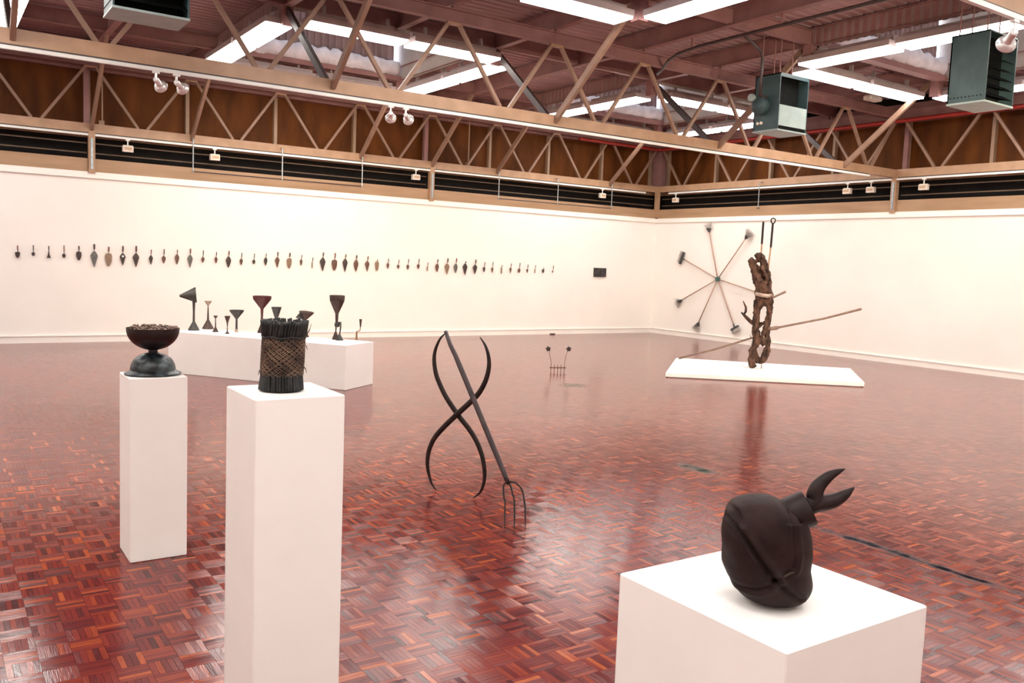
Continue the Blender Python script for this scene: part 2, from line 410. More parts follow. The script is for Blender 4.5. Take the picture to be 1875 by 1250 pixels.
def skylight(n, ix, iy):
    r = struct('window_%d' % n, (cx[ix], cx[iy], ZC)); c = (cx[ix], cx[iy]); Z1 = 6.3; e = H-.02
    def corr(p, q, m):                        # vertical corrugated sheet from p to q
        p, q = Vector(p), Vector(q); L = (q-p).length; d = (q-p)/L; nrm = Vector((-d.y, d.x, 0)); k = int(L/.12); v = []
        for i in range(k+1):
            for a, off in ((0, 0), (.4, 0), (.5, .03), (.9, .03)):
                if i == k and a: break
                pt = p+d*(L*(i+a)/k)+nrm*off; v += [(pt.x, pt.y, 4.72), (pt.x, pt.y, Z1)]
        f = [(2*i, 2*i+2, 2*i+3, 2*i+1) for i in range(len(v)//2-1)]
        obj('well_sheet', G().add(v, f), m, r)
    corr((c[0]-e, c[1]+e, 0), (c[0]+e-.09, c[1]+e, 0), 'shaft_sheet')
    corr((c[0]-e, c[1]-e, 0), (c[0]-e, c[1]+e, 0), 'shaft_sheet')
    obj('well_panel', G().box(c[0]+e, c[0]+e+.02, c[1]-e, c[1]+e, 4.72, Z1), 'shaft_flat', r)
    obj('well_panel', G().box(c[0]-e, c[0]+e, c[1]-e-.02, c[1]-e, 4.72, Z1), 'shaft_flat', r)
    obj('daylight_pane', G().box(c[0]+e-.085, c[0]+e-.02, c[1]+e-.012, c[1]+e, 4.86, Z1-.02), 'skylight_strip', r)
    obj('skylight_pane', G().box(c[0]-e-.05, c[0]+e+.05, c[1]-e-.05, c[1]+e+.05, Z1, Z1+.03), 'skylight_lit', r)
    # crumpled reflective insulation rolled along the foot of the far sheet
    pth = []; rad = []
    for i in range(41):
        pth.append((c[0]-e+.05+(2*e-.1)*i/40, c[1]+e-.10+random.uniform(-.012, .012), 4.93+random.uniform(-.015, .015))); rad.append(.10+random.uniform(-.018, .02))
    obj('insulation_roll', G().tube(pth, rad, 12, 1.35), 'foil', r, True)
    obj('well_curb', G().box(c[0]-e, c[0]+e, c[1]+e-.16, c[1]+e-.0, 4.72, 4.80), 'steel_brown', r)
    for (a, b) in ((-1, -1), (1, -1), (-1, 1), (1, 1)):
        obj('hanger_post', G().box(c[0]+a*(e+.02)-.07, c[0]+a*(e+.02)+.07, c[1]+b*(e+.02)-.07, c[1]+b*(e+.02)+.07, 4.50, 4.76), 'steel_brown', r)
emis('skylight_strip', (.72, .80, 1), 4.5)
n = 0
for iy in range(3):
    for ix in range(3): n += 1; skylight(n, ix, iy)

# ------------------------------------------------------------------ fluorescent lights round each skylight well
lt = thing('fluorescent_light', '', 'ceiling light')
LL, LW = 1.39, .36
obj('housing', G().box(-LL/2, LL/2, -LW/2, LW/2, .012, .085), 'housing_grey', lt)
obj('diffuser', G().box(-LL/2+.012, LL/2-.012, -LW/2+.012, LW/2-.012, -.016, .012), 'tube_lit', lt)
for s in (-1, 1): obj('hanger', G().box(s*.45-.015, s*.45+.015, -.03, .03, .085, .27), 'housing_grey', lt)
obj('gear_channel', G().box(-LL/2+.02, LL/2-.02, -.06, .06, .085, .16), 'housing_grey', lt)
RINGS = {(2, 0): (-15.77, -3.3), (0, 0): (-3.0, -3.05), (1, 0): (-9.53, -3.35), (0, 1): (-3.04, -9.27)}
RN = {(0, 0): 'skylight by the far corner', (1, 0): 'skylight above the funnels', (0, 1): 'skylight near the right wall', (1, 1): 'skylight at the top edge', (2, 0): 'skylight at the far left'}
first = True
for iy in range(3):
    for ix in range(3):
        c = RINGS.get((ix, iy), (cx[ix], cx[iy]))
        for side, (dx, dy, rz) in {'near left': (-1, 0, PI/2), 'near right': (0, -1, 0), 'far right': (1, 0, PI/2), 'far left': (0, 1, 0)}.items():
            for hf in (-1, 1):
                o = lt if first else copy_tree(lt); first = False
                off = 1.68
                o.location = (c[0]+dx*off+(hf*.735 if dx == 0 else 0), c[1]+dy*off+(hf*.735 if dy == 0 else 0), 4.505); o.rotation_euler = (0, 0, rz)
                if (ix, iy) in RN:
                    o['label'] = '%s fluorescent light, %s side of the %s' % ('further' if hf > 0 else 'nearer', side, RN[(ix, iy)])
                    o['group'] = 'fluorescent lights round the skylight wells'
                else:
                    o['label'] = 'fluorescent light round a skylight outside the picture'; o['group'] = 'fluorescent lights out of view'

# ------------------------------------------------------------------ lattice trusses
def truss(label, tr, length, mats=('steel_tan', 'steel_brown'), far=True, near_=True, extra=(), skip=()):
    root = thing('roof_truss', label, 'truss', tr((0, 0, 0)), 'lattice roof trusses')
    pt = lambda s, d, z: tr((s, d, z))
    T, B = mats
    def bx(nm, s0, s1, d0, d1, z0, z1, m): return obj(nm, G().box(s0, s1, d0, d1, z0, z1).mapv(tr), m, root)
    bx('bottom_chord', -length, 0.03, -.05, .05, 3.455, 3.60, T)
    ch = G(); ch.box(-length, .2, -.045, .045, 4.53, 4.545); ch.box(-length, .2, -.012, .012, 4.545, 4.675); ch.box(-length, .2, -.045, .045, 4.675, 4.69)
    obj('top_chord', ch.mapv(tr), B, root)
    nn = int(length/NODE)
    for k in range(nn):
        top = -k*NODE; bl = -(k+.5)*NODE
        a0 = pt(top-.06, 0, 4.54); b0 = pt(bl+.07, 0, 3.60); obj('diagonal', G().bar(a0, b0, .045, .045), 'steel_mid', root)
        a1 = pt(-(k+1)*NODE+.06, 0, 4.54); b1 = pt(bl-.07, 0, 3.60); obj('diagonal', G().bar(a1, b1, .045, .045), 'steel_mid', root)
    for k in range(1, nn+1):
        bx('gusset', -k*NODE-.10, -k*NODE+.10, -.03, .03, 4.50, 4.535, T)
        bx('stub', -k*NODE-.03, -k*NODE+.03, -.03, .03, 4.69, 4.74, B)
    for k in list(range(1, nn+1, 2))+list(extra):
        if k in skip: continue
        s = -k*NODE
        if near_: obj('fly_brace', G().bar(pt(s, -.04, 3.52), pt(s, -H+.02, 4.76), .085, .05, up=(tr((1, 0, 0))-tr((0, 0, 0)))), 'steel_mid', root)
        if far: obj('fly_brace', G().bar(pt(s, .04, 3.52), pt(s, H-.02, 4.76), .085, .05, up=(tr((1, 0, 0))-tr((0, 0, 0)))), 'steel_shaded', root)  # far braces: same steel as the near ones, painted dark for shade
    return root
def track(label, tr, s0, s1, d):
    r = thing('lighting_track', label, 'light track', tr((s1, d, 3.42)), 'lighting tracks under the trusses')
    g = G().box(s0, s1, d-.018, d+.018, 3.40, 3.435).mapv(tr); obj('track_rail', g, 'track_white', r)
    obj('mounting_strip', G().box(s0, s1, d+.006, d+.05, 3.435, 3.456).mapv(tr), 'pipe_dark', r)
trA1 = lambda p: Vector((p[0], p[1]+.02, p[2])); trA2 = lambda p: Vector((p[0], p[1]-BAY+.05, p[2])); trA3 = lambda p: Vector((p[0], p[1]-2*BAY+.03, p[2])); trB1 = lambda p: Vector((p[1]+.02, p[0], p[2]))
truss('tan steel lattice truss running along the left wall above the trowels', trA1, 19.0, far=False, extra=(4, 8))
truss('tan steel lattice truss crossing the hall in front of the left wall, with chrome spotlights', trA2, 19.0)
truss('tan steel lattice truss at the upper right edge, nearest the viewer', trA3, 19.0)
truss('tan steel lattice truss running along the right wall above the broom wheel', trB1, 19.0, far=False, near_=False)
track('white lighting track under the truss along the left wall', trA1, -19.0, -.45, -.055)
track('white lighting track under the truss crossing the hall', trA2, -19.0, -.85, -.055)
track('white lighting track under the truss at the upper right edge', trA3, -19.0, -.6, -.055)
track('white lighting track under the truss along the right wall', trB1, -19.0, -.42, -.055)
# hanging rail below the chord
for nm, ks in (('left wall nearer the viewer', (7, 6, 5)), ('left wall nearer the corner', (3, 2, 1))):
    r = thing('hanging_rail', 'thin steel hanging rail on drop rods along the %s' % nm, 'rail', (-ks[1]*NODE, -.13, 2.96), 'hanging rails')
    for k in ks: obj('drop_rod', G().tube([(-k*NODE, -.13, 2.95), (-k*NODE, -.13, 3.52), (-k*NODE, -.025, 3.53)], .011, 8), 'galvanised', r)
    obj('rail_bar', G().tube([(-ks[0]*NODE-.02, -.13, 2.962), (-ks[2]*NODE+.02, -.13, 2.962)], .010, 8), 'pipe_dark', r)
r = thing('drop_rod', 'single thin steel rod hanging above the broom wheel on the right wall', 'rail', (-.13, -3.26, 2.98)); obj('rod', G().tube([(-.13, -3.26, 2.98), (-.13, -3.26, 3.52), (-.025, -3.26, 3.53)], .010, 8), 'galvanised', r); obj('foot_clip', G().box(-.15, -.11, -3.285, -3.235, 2.965, 2.985), 'pipe_dark', r)
# services
r = thing('fire_pipe', 'dark red fire pipe under the roof edge along the right wall', 'pipe', (-.12, -9, 4.46))
obj('pipe', G().tube([(-.10, RY, 4.47), (-.10, -.2, 4.47), (-.2, -.10, 4.47), (-2.6, -.10, 4.47)], .036, 12), 'red_pipe', r, 40)
for k in range(1, 9): obj('pipe_clip', G().box(-.15, -.05, -k*2.1-.02, -k*2.1+.02, 4.43, 4.52), 'steel_brown', r)
r = thing('conduit', 'dark conduit hung under a rafter, branching down to the middle heater', 'pipe', (-6.3, -8, 4.6))
pp = [(-5.85, -6.05, 4.50), (-5.95, -6.25, 4.515), (-6.12, -6.55, 4.57), (-6.22, -6.85, 4.60), (-6.28, -7.3, 4.61), (-6.30, -8.6, 4.61), (-6.30, -10.2, 4.61), (-6.30, -13, 4.61)]
obj('pipe', G().tube(pp, .022, 10), 'pipe_dark', r, True)
obj('drop_pipe', G().tube([(-6.30, -8.1, 4.60), (-5.8, -7.86, 4.60), (-5.55, -7.74, 4.59), (-5.46, -7.70, 4.52), (-5.45, -7.69, 4.35), (-5.45, -7.69, 4.02)], .02, 10), 'pipe_dark', r, True)
obj('valve', G().tube([(-5.45, -7.69, 4.03), (-5.31, -7.69, 4.0)], .02, 10), 'pipe_dark', r)
for y in (-7.2, -8.7, -10.2): obj('saddle', G().box(-6.315, -6.285, y-.015, y+.015, 4.62, 4.734), 'steel_brown', r)
for x, wh in ((-5.42, 'beside the second post from the corner'), (-12.52, 'beside the post at the left edge')):
    r = thing('wall_conduit', 'thin pale vertical conduit behind the truss %s' % wh, 'pipe', (x, .06, 3.6), 'wall conduits')
    obj('pipe', G().tube([(x, .085, 3.60), (x, .085, 4.53)], .013, 8), 'timber_edge', r); obj('junction_box', G().box(x-.05, x+.03, .07, .12, 3.60, 3.68), 'timber_edge', r)
r = thing('emergency_light', 'small white oblong emergency light on the ceiling by the right wall', 'light', (-1.45, -6.72, 4.62))
obj('body', G().cbox(-1.62, -1.28, -6.80, -6.64, 4.615, 4.70, .02), 'flood_white', r); obj('bracket', G().box(-1.52, -1.38, -6.77, -6.67, 4.69, 4.99), 'steel_brown', r)

# ------------------------------------------------------------------ unit heaters
def heater(label, x, y, z, kind):
    W, D, Hh = .61, .43, .755
    r = thing('unit_heater', label, 'heater', (x, y, z), 'unit heaters hanging from the roof')
    P_ = lambda a, b, c: (x+a, y+b, z+c)
    g = G(); t = .015
    def bx(nm, a0, a1, b0, b1, c0, c1, m): return obj(nm, G().box(x+a0, x+a1, y+b0, y+b1, z+c0, z+c1), m, r)
    obj('casing', g.box(x, x+t, y, y+D, z, z+Hh).box(x+W-t, x+W, y, y+D, z, z+Hh).box(x, x+W, y, y+D, z+Hh-t, z+Hh).box(x, x+W, y+D-t, y+D, z, z+Hh), 'heater_green', r)
    bx('base_tray', -.004, W+.004, -.004, D+.004, -.02, .0, 'heater_pale')
    bx('heat_exchanger', t, W-t, .16, D-t, t, Hh-t, 'heater_black')
    if kind == 'panel':
        bx('front_panel', t, W-t, .0, .014, .05, .33, 'heater_pale'); bx('lower_slot', t, W-t, .02, .03, .0, .05, 'heater_black')
        bx('frame_lip', t, W-t, .0, .012, Hh-.05, Hh-t, 'heater_green')
        g = G().lathe([(.0, 0), (.115, 0), (.125, .02), (.125, .10), (.09, .13), (0, .135)], (x, y+.27, z+.33), 24, (-1, 0, 0)); obj('fan_motor', g, 'heater_green', r, 40)
        g = G().lathe([(0, 0), (.05, 0), (.055, .03), (.05, .06), (0, .065)], (x-.11, y+.36, z+.44), 18, (-1, 0, 0)); obj('gauge', g, 'heater_pale', r, 40)
        for k in (0, 1): obj('knob', G().lathe([(0, 0), (.02, 0), (.022, .02), (0, .03)], (x, y+.34-k*.06, z+.10), 12, (-1, 0, 0)), 'flood_white', r, 40)
    else:
        for k in range(7):
            zz = .06+k*.10; g = G().box(x+t, x+W-t, y+.0, y+.10, -.004, .004).mapv(lambda p, zz=zz: Vector((p.x, p.y, z+zz+(p.y-y)*.6))); obj('louvre_blade', g, 'heater_black', r)
        for k in range(9): obj('vent_hole', G().box(x-.003, x+.001, y+.04+k*.043, y+.055+k*.043, z+.05, z+.062), 'heater_black', r)
    for a, b in ((.05, .06), (.30, .06), (.05, D-.06), (.30, D-.06)): obj('drop_rod', G().tube([(x+a, y+b, z+Hh-.01), (x+a, y+b, ZC+.01)], .008, 6), 'steel_brown', r)
    return r
heater('green metal unit heater with pale front panel, nearest the middle of the hall', -5.30, -7.90, 3.572, 'panel')
heater('green metal unit heater with black louvres at the right edge', -5.30, -10.712, 3.594, 'louvre')
heater('green metal unit heater seen from below at the top left', -13.69, -7.955, 3.58, 'louvre')

# ------------------------------------------------------------------ spotlights and wall washers on the tracks
def spot(label, loc, aim, power, grp='chrome spotlights on the tracks'):
    p = Vector(loc); d = (Vector(aim)-p).normalized(); r = thing('spotlight', label, 'spotlight', p, grp)
    k = p+Vector((0, 0, -.085))
    obj('adapter', G().box(p.x-.035, p.x+.035, p.y-.016, p.y+.016, p.z-.02, p.z+.0), 'track_white', r)
    obj('stem', G().tube([p+Vector((0, 0, -.015)), k], .011, 8).lathe([(0, -.022), (.02, -.01), (.02, .01), (0, .022)], k, 12), 'chrome', r, 40)
    obj('body', G().lathe([(0, -.01), (.026, -.01), (.028, 0), (.028, .085), (.036, .10), (0, .101)], k, 18, d), 'chrome', r, 40)
    obj('reflector', G().lathe([(.03, .095), (.052, .112), (.066, .135), (.068, .145), (.062, .145), (.05, .125), (.03, .112)], k, 24, d), 'chrome', r, 40)
    obj('lamp_face', G().lathe([(0, .155), (.03, .152), (.055, .142), (.063, .130)][::-1], k, 24, d), 'lens_lit', r, True)
    ld = bpy.data.lights.new('spot_beam', 'SPOT'); ld.energy = power; ld.color = (1, .84, .62); ld.spot_size = math.radians(95); ld.spot_blend = 1; ld.shadow_soft_size = .06
    lo = bpy.data.objects.new('spot_beam', ld); COL.objects.link(lo); lo.parent = r; lo.location = k+d*.17-p; lo.rotation_euler = d.to_track_quat('-Z', 'Y').to_euler()
SZ = 3.40; ya2 = -BAY-.005
spot('chrome spotlight on the middle track, leftmost of the pair at the left', (-13.02, ya2, SZ), (-9.0, 0, 1.0), SPOT_W)
spot('chrome spotlight on the middle track, right one of the pair at the left', (-12.82, ya2, SZ), (-7.6, 0, 1.4), SPOT_W)
spot('chrome spotlight on the middle track, left one of the pair above the funnels', (-10.38, ya2, SZ), (-7.2, 0, 1.5), SPOT_W)
spot('chrome spotlight on the middle track, right one of the pair above the funnels', (-10.18, ya2, SZ), (-4.6, 0, 1.4), SPOT_W)
spot('large chrome spotlight in the top right corner', (-8.76, -12.725, SZ), (-3, -7, .6), SPOT_W*.8)
for x, aim, l in ((-7.7, (-6.5, 0, 1.4), 'aimed at the left wall'), (-7.2, (-3.2, 0, 1.4), 'aimed at the far corner'), (-6.4, (0, -2.2, 1.4), 'aimed at the broom wheel'), (-5.2, (0, -3.6, 1.4), 'aimed at the right wall')):  # unseen spots, added to brighten the two walls
    spot('added unseen chrome spotlight on the nearest track, %s' % l, (x, -12.725, SZ), aim, SPOT_W*1.1)
def flood(label, p, n):
    p = Vector(p); n = Vector(n); t = Vector((-n.y, n.x, 0)); r = thing('wall_washer', label, 'spotlight', p, 'small white floodlights on the tracks')
    def fr(g): return g.mapv(lambda q: p+t*q[0]+n*q[1]+Vector((0, 0, q[2])))
    obj('adapter', fr(G().box(-.035, .035, -.016, .016, -.02, 0)), 'track_white', r)
    obj('stem', fr(G().tube([(0, 0, -.015), (0, 0, -.10)], .011, 8)), 'track_white', r)
    obj('body', fr(G().cbox(-.085, .085, -.045, .045, -.205, -.095, .012)), 'flood_white', r)
    obj('lens', fr(G().box(-.06, .06, .045, .049, -.175, -.125)), 'flood_lens', r)
FA = [(-12.15, 'leftmost on the left wall track'), (-10.72, 'second from the left on the left wall track'), (-6.72, 'above the right half of the trowel row'), (-1.80, 'near the corner on the left wall track')]
for x, l in FA: flood('small white floodlight %s' % l, (x, -.035, 3.40), (0, -1, 0))
FB = [(-.66, 'nearest the corner on the right wall track'), (-5.36, 'left one of the pair above the tree sculpture'), (-5.87, 'right one of the pair above the tree sculpture'), (-6.93, 'rightmost on the right wall track')]
for y, l in FB: flood('small white floodlight %s' % l, (-.035, y, 3.40), (-1, 0, 0))

# ------------------------------------------------------------------ trowels on the left wall
TR = [(-13.78, 1.568, 1.466, 1.368, .071), (-13.56, 1.582, 1.472, 1.407, .05), (-13.34, 1.578, 1.49, 1.384, .063), (-13.12, 1.596, 1.463, 1.392, .052), (-12.9, 1.597, 1.507, 1.359, .081), (-12.67, 1.638, 1.525, 1.249, .116), (-12.45, 1.603, 1.498, 1.278, .11), (-12.23, 1.626, 1.506, 1.294, .095), (-12.02, 1.635, 1.514, 1.273, .105), (-11.78, 1.583, 1.486, 1.317, .068), (-11.57, 1.598, 1.484, 1.352, .068), (-11.35, 1.597, 1.521, 1.34, .073), (-11.13, 1.625, 1.52, 1.289, .093), (-10.91, 1.606, 1.49, 1.383, .057), (-10.68, 1.586, 1.498, 1.381, .052), (-10.46, 1.614, 1.516, 1.309, .093), (-10.23, 1.588, 1.484, 1.365, .059), (-10.0, 1.582, 1.472, 1.392, .055), (-9.78, 1.591, 1.52, 1.369, .067), (-9.56, 1.63, 1.538, 1.335, .088), (-9.33, 1.623, 1.526, 1.331, .095), (-9.1, 1.592, 1.513, 1.39, .054), (-8.88, 1.552, 1.459, 1.344, .033), (-8.67, 1.654, 1.56, 1.293, .116), (-8.43, 1.653, 1.526, 1.315, .112), (-8.21, 1.64, 1.555, 1.289, .108), (-7.98, 1.627, 1.542, 1.306, .099), (-7.74, 1.615, 1.528, 1.312, .094), (-7.53, 1.557, 1.525, 1.329, .083), (-7.29, 1.587, 1.5, 1.379, .06), (-7.06, 1.573, 1.474, 1.385, .061), (-6.84, 1.592, 1.481, 1.375, .062), (-6.6, 1.606, 1.499, 1.393, .064), (-6.39, 1.54, 1.461, 1.36, .039), (-6.16, 1.61, 1.525, 1.343, .084), (-5.92, 1.641, 1.532, 1.298, .119), (-5.71, 1.648, 1.539, 1.332, .093), (-5.48, 1.59, 1.548, 1.297, .115), (-5.23, 1.636, 1.531, 1.326, .11), (-5.0, 1.591, 1.491, 1.373, .063), (-4.79, 1.604, 1.486, 1.361, .057), (-4.55, 1.54, 1.493, 1.35, .051), (-4.31, 1.584, 1.5, 1.368, .058), (-4.08, 1.603, 1.482, 1.386, .066), (-3.86, 1.574, 1.476, 1.385, .059), (-3.65, 1.568, 1.483, 1.385, .037), (-3.42, 1.505, 1.477, 1.397, .062), (-3.15, 1.571, 1.459, 1.41, .054)]
# blade outlines: (fraction of half width, fraction of blade length from its top)
SHP = {'leaf': [(.12, 0), (.55, .10), (.92, .26), (1, .36), (.85, .52), (.55, .74), (.2, .94), (0, 1)],
       'kite': [(.14, 0), (.6, .12), (1, .30), (.72, .50), (.36, .78), (.06, .98), (0, 1)],
       'spade': [(.15, 0), (.8, .06), (1, .22), (.95, .48), (.72, .74), (.34, .95), (0, 1)],
       'round': [(.2, 0), (.7, .12), (1, .42), (.85, .72), (.4, .95), (0, 1)],
       'bell': [(.22, 0), (.28, .3), (.5, .6), (.9, .95), (1, 1), (0, 1)],
       'shield': [(.15, 0), (.9, .05), (1, .25), (.92, .5), (.6, .8), (.25, .97), (0, 1)],
       'stick': [(.45, 0), (.6, .2), (.6, .8), (.4, 1), (0, 1)],
       'dart': [(.12, 0), (.5, .12), (1, .28), (.7, .5), (.3, .8), (0, 1)]}
KIND = ['shield', 'round', 'bell', 'round', 'spade', 'kite', 'spade', 'kite', 'kite', 'kite', 'leaf', 'leaf', 'kite', 'leaf', 'leaf', 'leaf', 'leaf', 'round', 'leaf', 'kite', 'spade', 'leaf', 'stick', 'kite', 'spade', 'kite', 'leaf', 'kite', 'spade', 'leaf', 'leaf', 'leaf', 'leaf', 'stick', 'leaf', 'kite', 'leaf', 'kite', 'kite', 'leaf', 'dart', 'stick', 'dart', 'round', 'dart', 'stick', 'shield', 'stick']
TMAT = ['trowel_dark']*5+['trowel_grey', 'trowel_tan', 'trowel_dark', 'trowel_dark', 'trowel_dark', 'trowel_brown', 'trowel_brown', 'trowel_grey', 'trowel_brown', 'trowel_brown', 'trowel_dark', 'trowel_brown', 'trowel_dark', 'trowel_dark', 'trowel_brown', 'trowel_tan', 'trowel_brown', 'trowel_tan', 'trowel_dark', 'trowel_brown', 'trowel_dark', 'trowel_brown', 'trowel_brown', 'trowel_tan', 'trowel_brown', 'trowel_brown', 'trowel_brown', 'trowel_brown', 'trowel_tan', 'trowel_brown', 'trowel_tan', 'trowel_grey', 'trowel_dark', 'trowel_dark', 'trowel_dark', 'trowel_brown', 'trowel_tan', 'trowel_brown', 'trowel_brown', 'trowel_brown', 'trowel_tan', 'trowel_dark', 'trowel_tan']
COLN = {'trowel_dark': 'dark', 'trowel_grey': 'grey', 'trowel_tan': 'tan', 'trowel_brown': 'brown'}
def nth(i, n):
    return ('%s trowel from the left' % ORD[i]) if i < 20 else (('%s trowel from the right' % ORD[n-1-i]) if n-1-i < 20 else ('trowel %s after the twentieth from the left' % ORD[i-20]))
for i, (x, zt, zb, ze, wd) in enumerate(TR):
    k = KIND[i]; m = TMAT[i]
    lab = '%s, %s %s' % (nth(i, len(TR)), COLN[m], {'stick': 'narrow stick-like tool', 'bell': 'bell-shaped scraper blade', 'round': 'small round blade', 'shield': 'short shield-shaped blade'}.get(k, ('broad ' if wd > .09 else 'small ')+k+'-shaped blade'))
    r = thing('wall_trowel', lab, 'trowel', (x, -.02, zb), 'trowels in a row on the left wall')
    out = SHP[k]; Lb = zb-ze; hw = wd/2; yb = -.035; v = []; nP = len(out)
    for sgn in (-1, 1):
        for a, tt in out: v.append((x+sgn*a*hw, yb-.0+.004*a, zb-tt*Lb))
    mid = [(x, yb-.012*(1-tt), zb-tt*Lb) for a, tt in out]
    back = [(p[0], p[1]+.008, p[2]) for p in v]
    n0 = len(v); vv = v+mid+back; f = []
    for q in range(nP-1):
        f.append((q, n0+q, n0+q+1, q+1)); f.append((n0+q, nP+q, nP+q+1, n0+q+1))
        f.append((n0+nP+q, n0+nP+q+1, q+1, q)[::-1] if 0 else (q, q+1, n0+nP+q+1, n0+nP+q)); f.append((nP+q, n0+nP+nP+q, n0+nP+nP+q+1, nP+q+1))
        f.append((n0+nP+q, n0+nP+q+1, n0+2*nP+q+1, n0+2*nP+q))
    obj('blade', G().add(vv, f), m, r, 35)
    if i == 7: obj('blade_hole', G().lathe([(0, 0), (.016, 0), (.016, .002), (0, .002)], (x, yb-.013, zb-.055), 16, (0, -1, 0)), 'wall_white', r)
    tl = .012*min(1, i/25); gr = 'grip_dark' if i % 3 else 'grip_red'; rr = max(.008, min(.014, wd*.14)) if k != 'stick' else .008
    if zt-zb > .02:
        obj('handle', G().tube([(x+tl*.35, yb-.004, zb+.02*(zt-zb)/.1), (x+tl*.7, yb-.004, zb+(zt-zb)*.55), (x+tl, yb-.002, zt-.004), (x+tl, yb-.002, zt)], [rr*.8, rr, rr*1.05, rr*.6], 8), gr if i not in (11, 18, 25, 28) else 'trowel_tan', r, True)
        obj('tang', G().tube([(x, yb-.002, zb-.01), (x+tl*.4, yb-.004, zb+.035)], .0055, 6), m, r)
    obj('wall_peg', G().tube([(x, -.001, zb-.02), (x, yb+.004, zb-.02)], .004, 6), 'galvanised', r)
# plaque and the small dark thing at the skirting
r = thing('wall_plaque', 'small dark rectangular relief plaque on the left wall near the corner', 'plaque', (-1.745, -.02, 1.346))
obj('slab', G().box(-1.93, -1.563, -.035, -.002, 1.346, 1.557), 'plaque_dark', r)
for k in range(9):
    a = random.uniform(-1.89, -1.62); b = random.uniform(1.37, 1.51); obj('relief_mark', G().box(a, a+random.uniform(.02, .06), -.041, -.034, b, b+random.uniform(.01, .035)), 'plaque_dark', r)
r = thing('floor_socket', 'small flat dark socket box on the floor against the left wall', 'socket', (-3.11, -.06, 0))
obj('box', G().cbox(-3.17, -3.05, -.10, -.035, 0, .02, .005), 'trowel_dark', r); obj('lid', G().box(-3.155, -3.065, -.09, -.045, .02, .023), 'trowel_brown', r)

# ------------------------------------------------------------------ broom wheel on the right wall
bw = thing('broom_wheel', 'wheel of seven brooms and brushes joined at a green hub on the right wall', 'sculpture', (-.05, -2.18, 1.41))
hub = Vector((-.07, -2.18, 1.41))
obj('hub', G().lathe([(0, 0), (.05, 0), (.055, .02), (.05, .07), (0, .075)], hub+Vector((.035, 0, 0)), 18, (-1, 0, 0)), 'hub_green', bw, 40)
HD = [((-1.83, 2.50), 'round'), ((-2.93, 2.34), 'round'), ((-3.42, 1.15), 'block'), ((-2.76, .36), 'block'), ((-1.66, .36), 'round'), ((-1.06, .86), 'round'), ((-1.03, 1.86), 'block')]
for (y, z), k in HD:
    e = Vector((-.07, y, z)); d = (e-hub).normalized(); sd = d.cross(Vector((1, 0, 0))).normalized()
    obj('handle', G().tube([hub, hub+(e-hub)*.5, e], .0125, 8), 'broom_handle', bw, True)
    hd = G()
    if k == 'round':
        hd.lathe([(0, -.03), (.02, -.03), (.045, .02), (.06, .06), (0, .062)], e, 16, d, 1.2, .7)
        h = obj('brush_head', hd, 'brush_dark', bw, 40)
        br = G()
        for q in range(110):
            a, b = random.uniform(-1, 1), random.uniform(-.6, .6); p0 = e+d*.055+sd*a*.055+Vector((1, 0, 0))*b*.03
            p1 = p0+d*random.uniform(.09, .16)+sd*(a*.075+random.uniform(-.012, .012))+Vector((1, 0, 0))*b*.04
            br.tube([p0, (p0+p1)/2+sd*random.uniform(-.006, .006), p1], [.0022, .0018, .001], 4, cap=False)
        obj('bristles', br, 'bristle_grey', h)
    else:
        Wb = .15 if (y, z) != (-2.76, .36) else .11
        hd.bar(e-sd*Wb+d*.02, e+sd*Wb+d*.02, .05, .045, up=d); h = obj('brush_head', hd, 'brush_dark', bw)
        br = G()
        for q in range(150):
            a, b = random.uniform(-1, 1), random.uniform(-1, 1); p0 = e+d*.035+sd*a*Wb*.97+Vector((1, 0, 0))*b*.02
            p1 = p0+d*random.uniform(.07, .095)+sd*random.uniform(-.012, .012)+Vector((1, 0, 0))*b*.012
            br.tube([p0, p1], [.003, .002], 4, cap=False)
        obj('bristles', br, 'bristle_grey', h)
    if k == 'block': obj('socket', G().tube([e-d*.08, e+d*.01], [.016, .022], 10), 'brush_dark', bw)
for s in (1, -1): pass
obj('wall_bracket', G().tube([(-.0, -2.18, 1.41), (-.05, -2.18, 1.41)], .02, 10), 'galvanised', bw)

# ------------------------------------------------------------------ plinths
def plinth(name, label, x0, x1, y0, y1, h, cat='plinth'):
    r = thing(name, label, cat, ((x0+x1)/2, (y0+y1)/2, 0), 'white display plinths')
    obj('plinth_body', G().cbox(x0, x1, y0, y1, 0.004, h, .003), 'plinth_white', r)
    obj('foot_recess', G().box(x0+.006, x1-.006, y0+.006, y1-.006, 0, .004), 'trim_white', r)
    return r
plinth('display_plinth', 'slim white plinth holding the bowl on an upturned helmet', -14.17, -13.892, -11.30, -11.022, .948)
plinth('display_plinth', 'tall white plinth holding the woven bundle', -14.174, -13.880, -13.296, -12.986, 1.15)
plinth('display_plinth', 'broad white plinth in the right foreground holding the leather sack', -13.605, -13.105, -14.858, -14.356, .85)
# long plinth, turned in the room
A_ = Vector((-10.87, -6.32, 0)); ud = Vector((-1.386, 1.959, 0)).normalized(); vd = Vector((-ud.y, ud.x, 0))*-1
LH = .54
r = thing('long_plinth', 'long low white plinth holding the row of funnels', 'plinth', A_+ud*1.3+vd*.33)
def lp(p): return A_+ud*p[0]+vd*p[1]+Vector((0, 0, p[2]))
obj('plinth_body', G().cbox(0, 2.66, 0, .66, .004, LH, .003).mapv(lp), 'plinth_white', r)
obj('foot_recess', G().box(.006, 2.654, .006, .654, 0, .004).mapv(lp), 'trim_white', r)
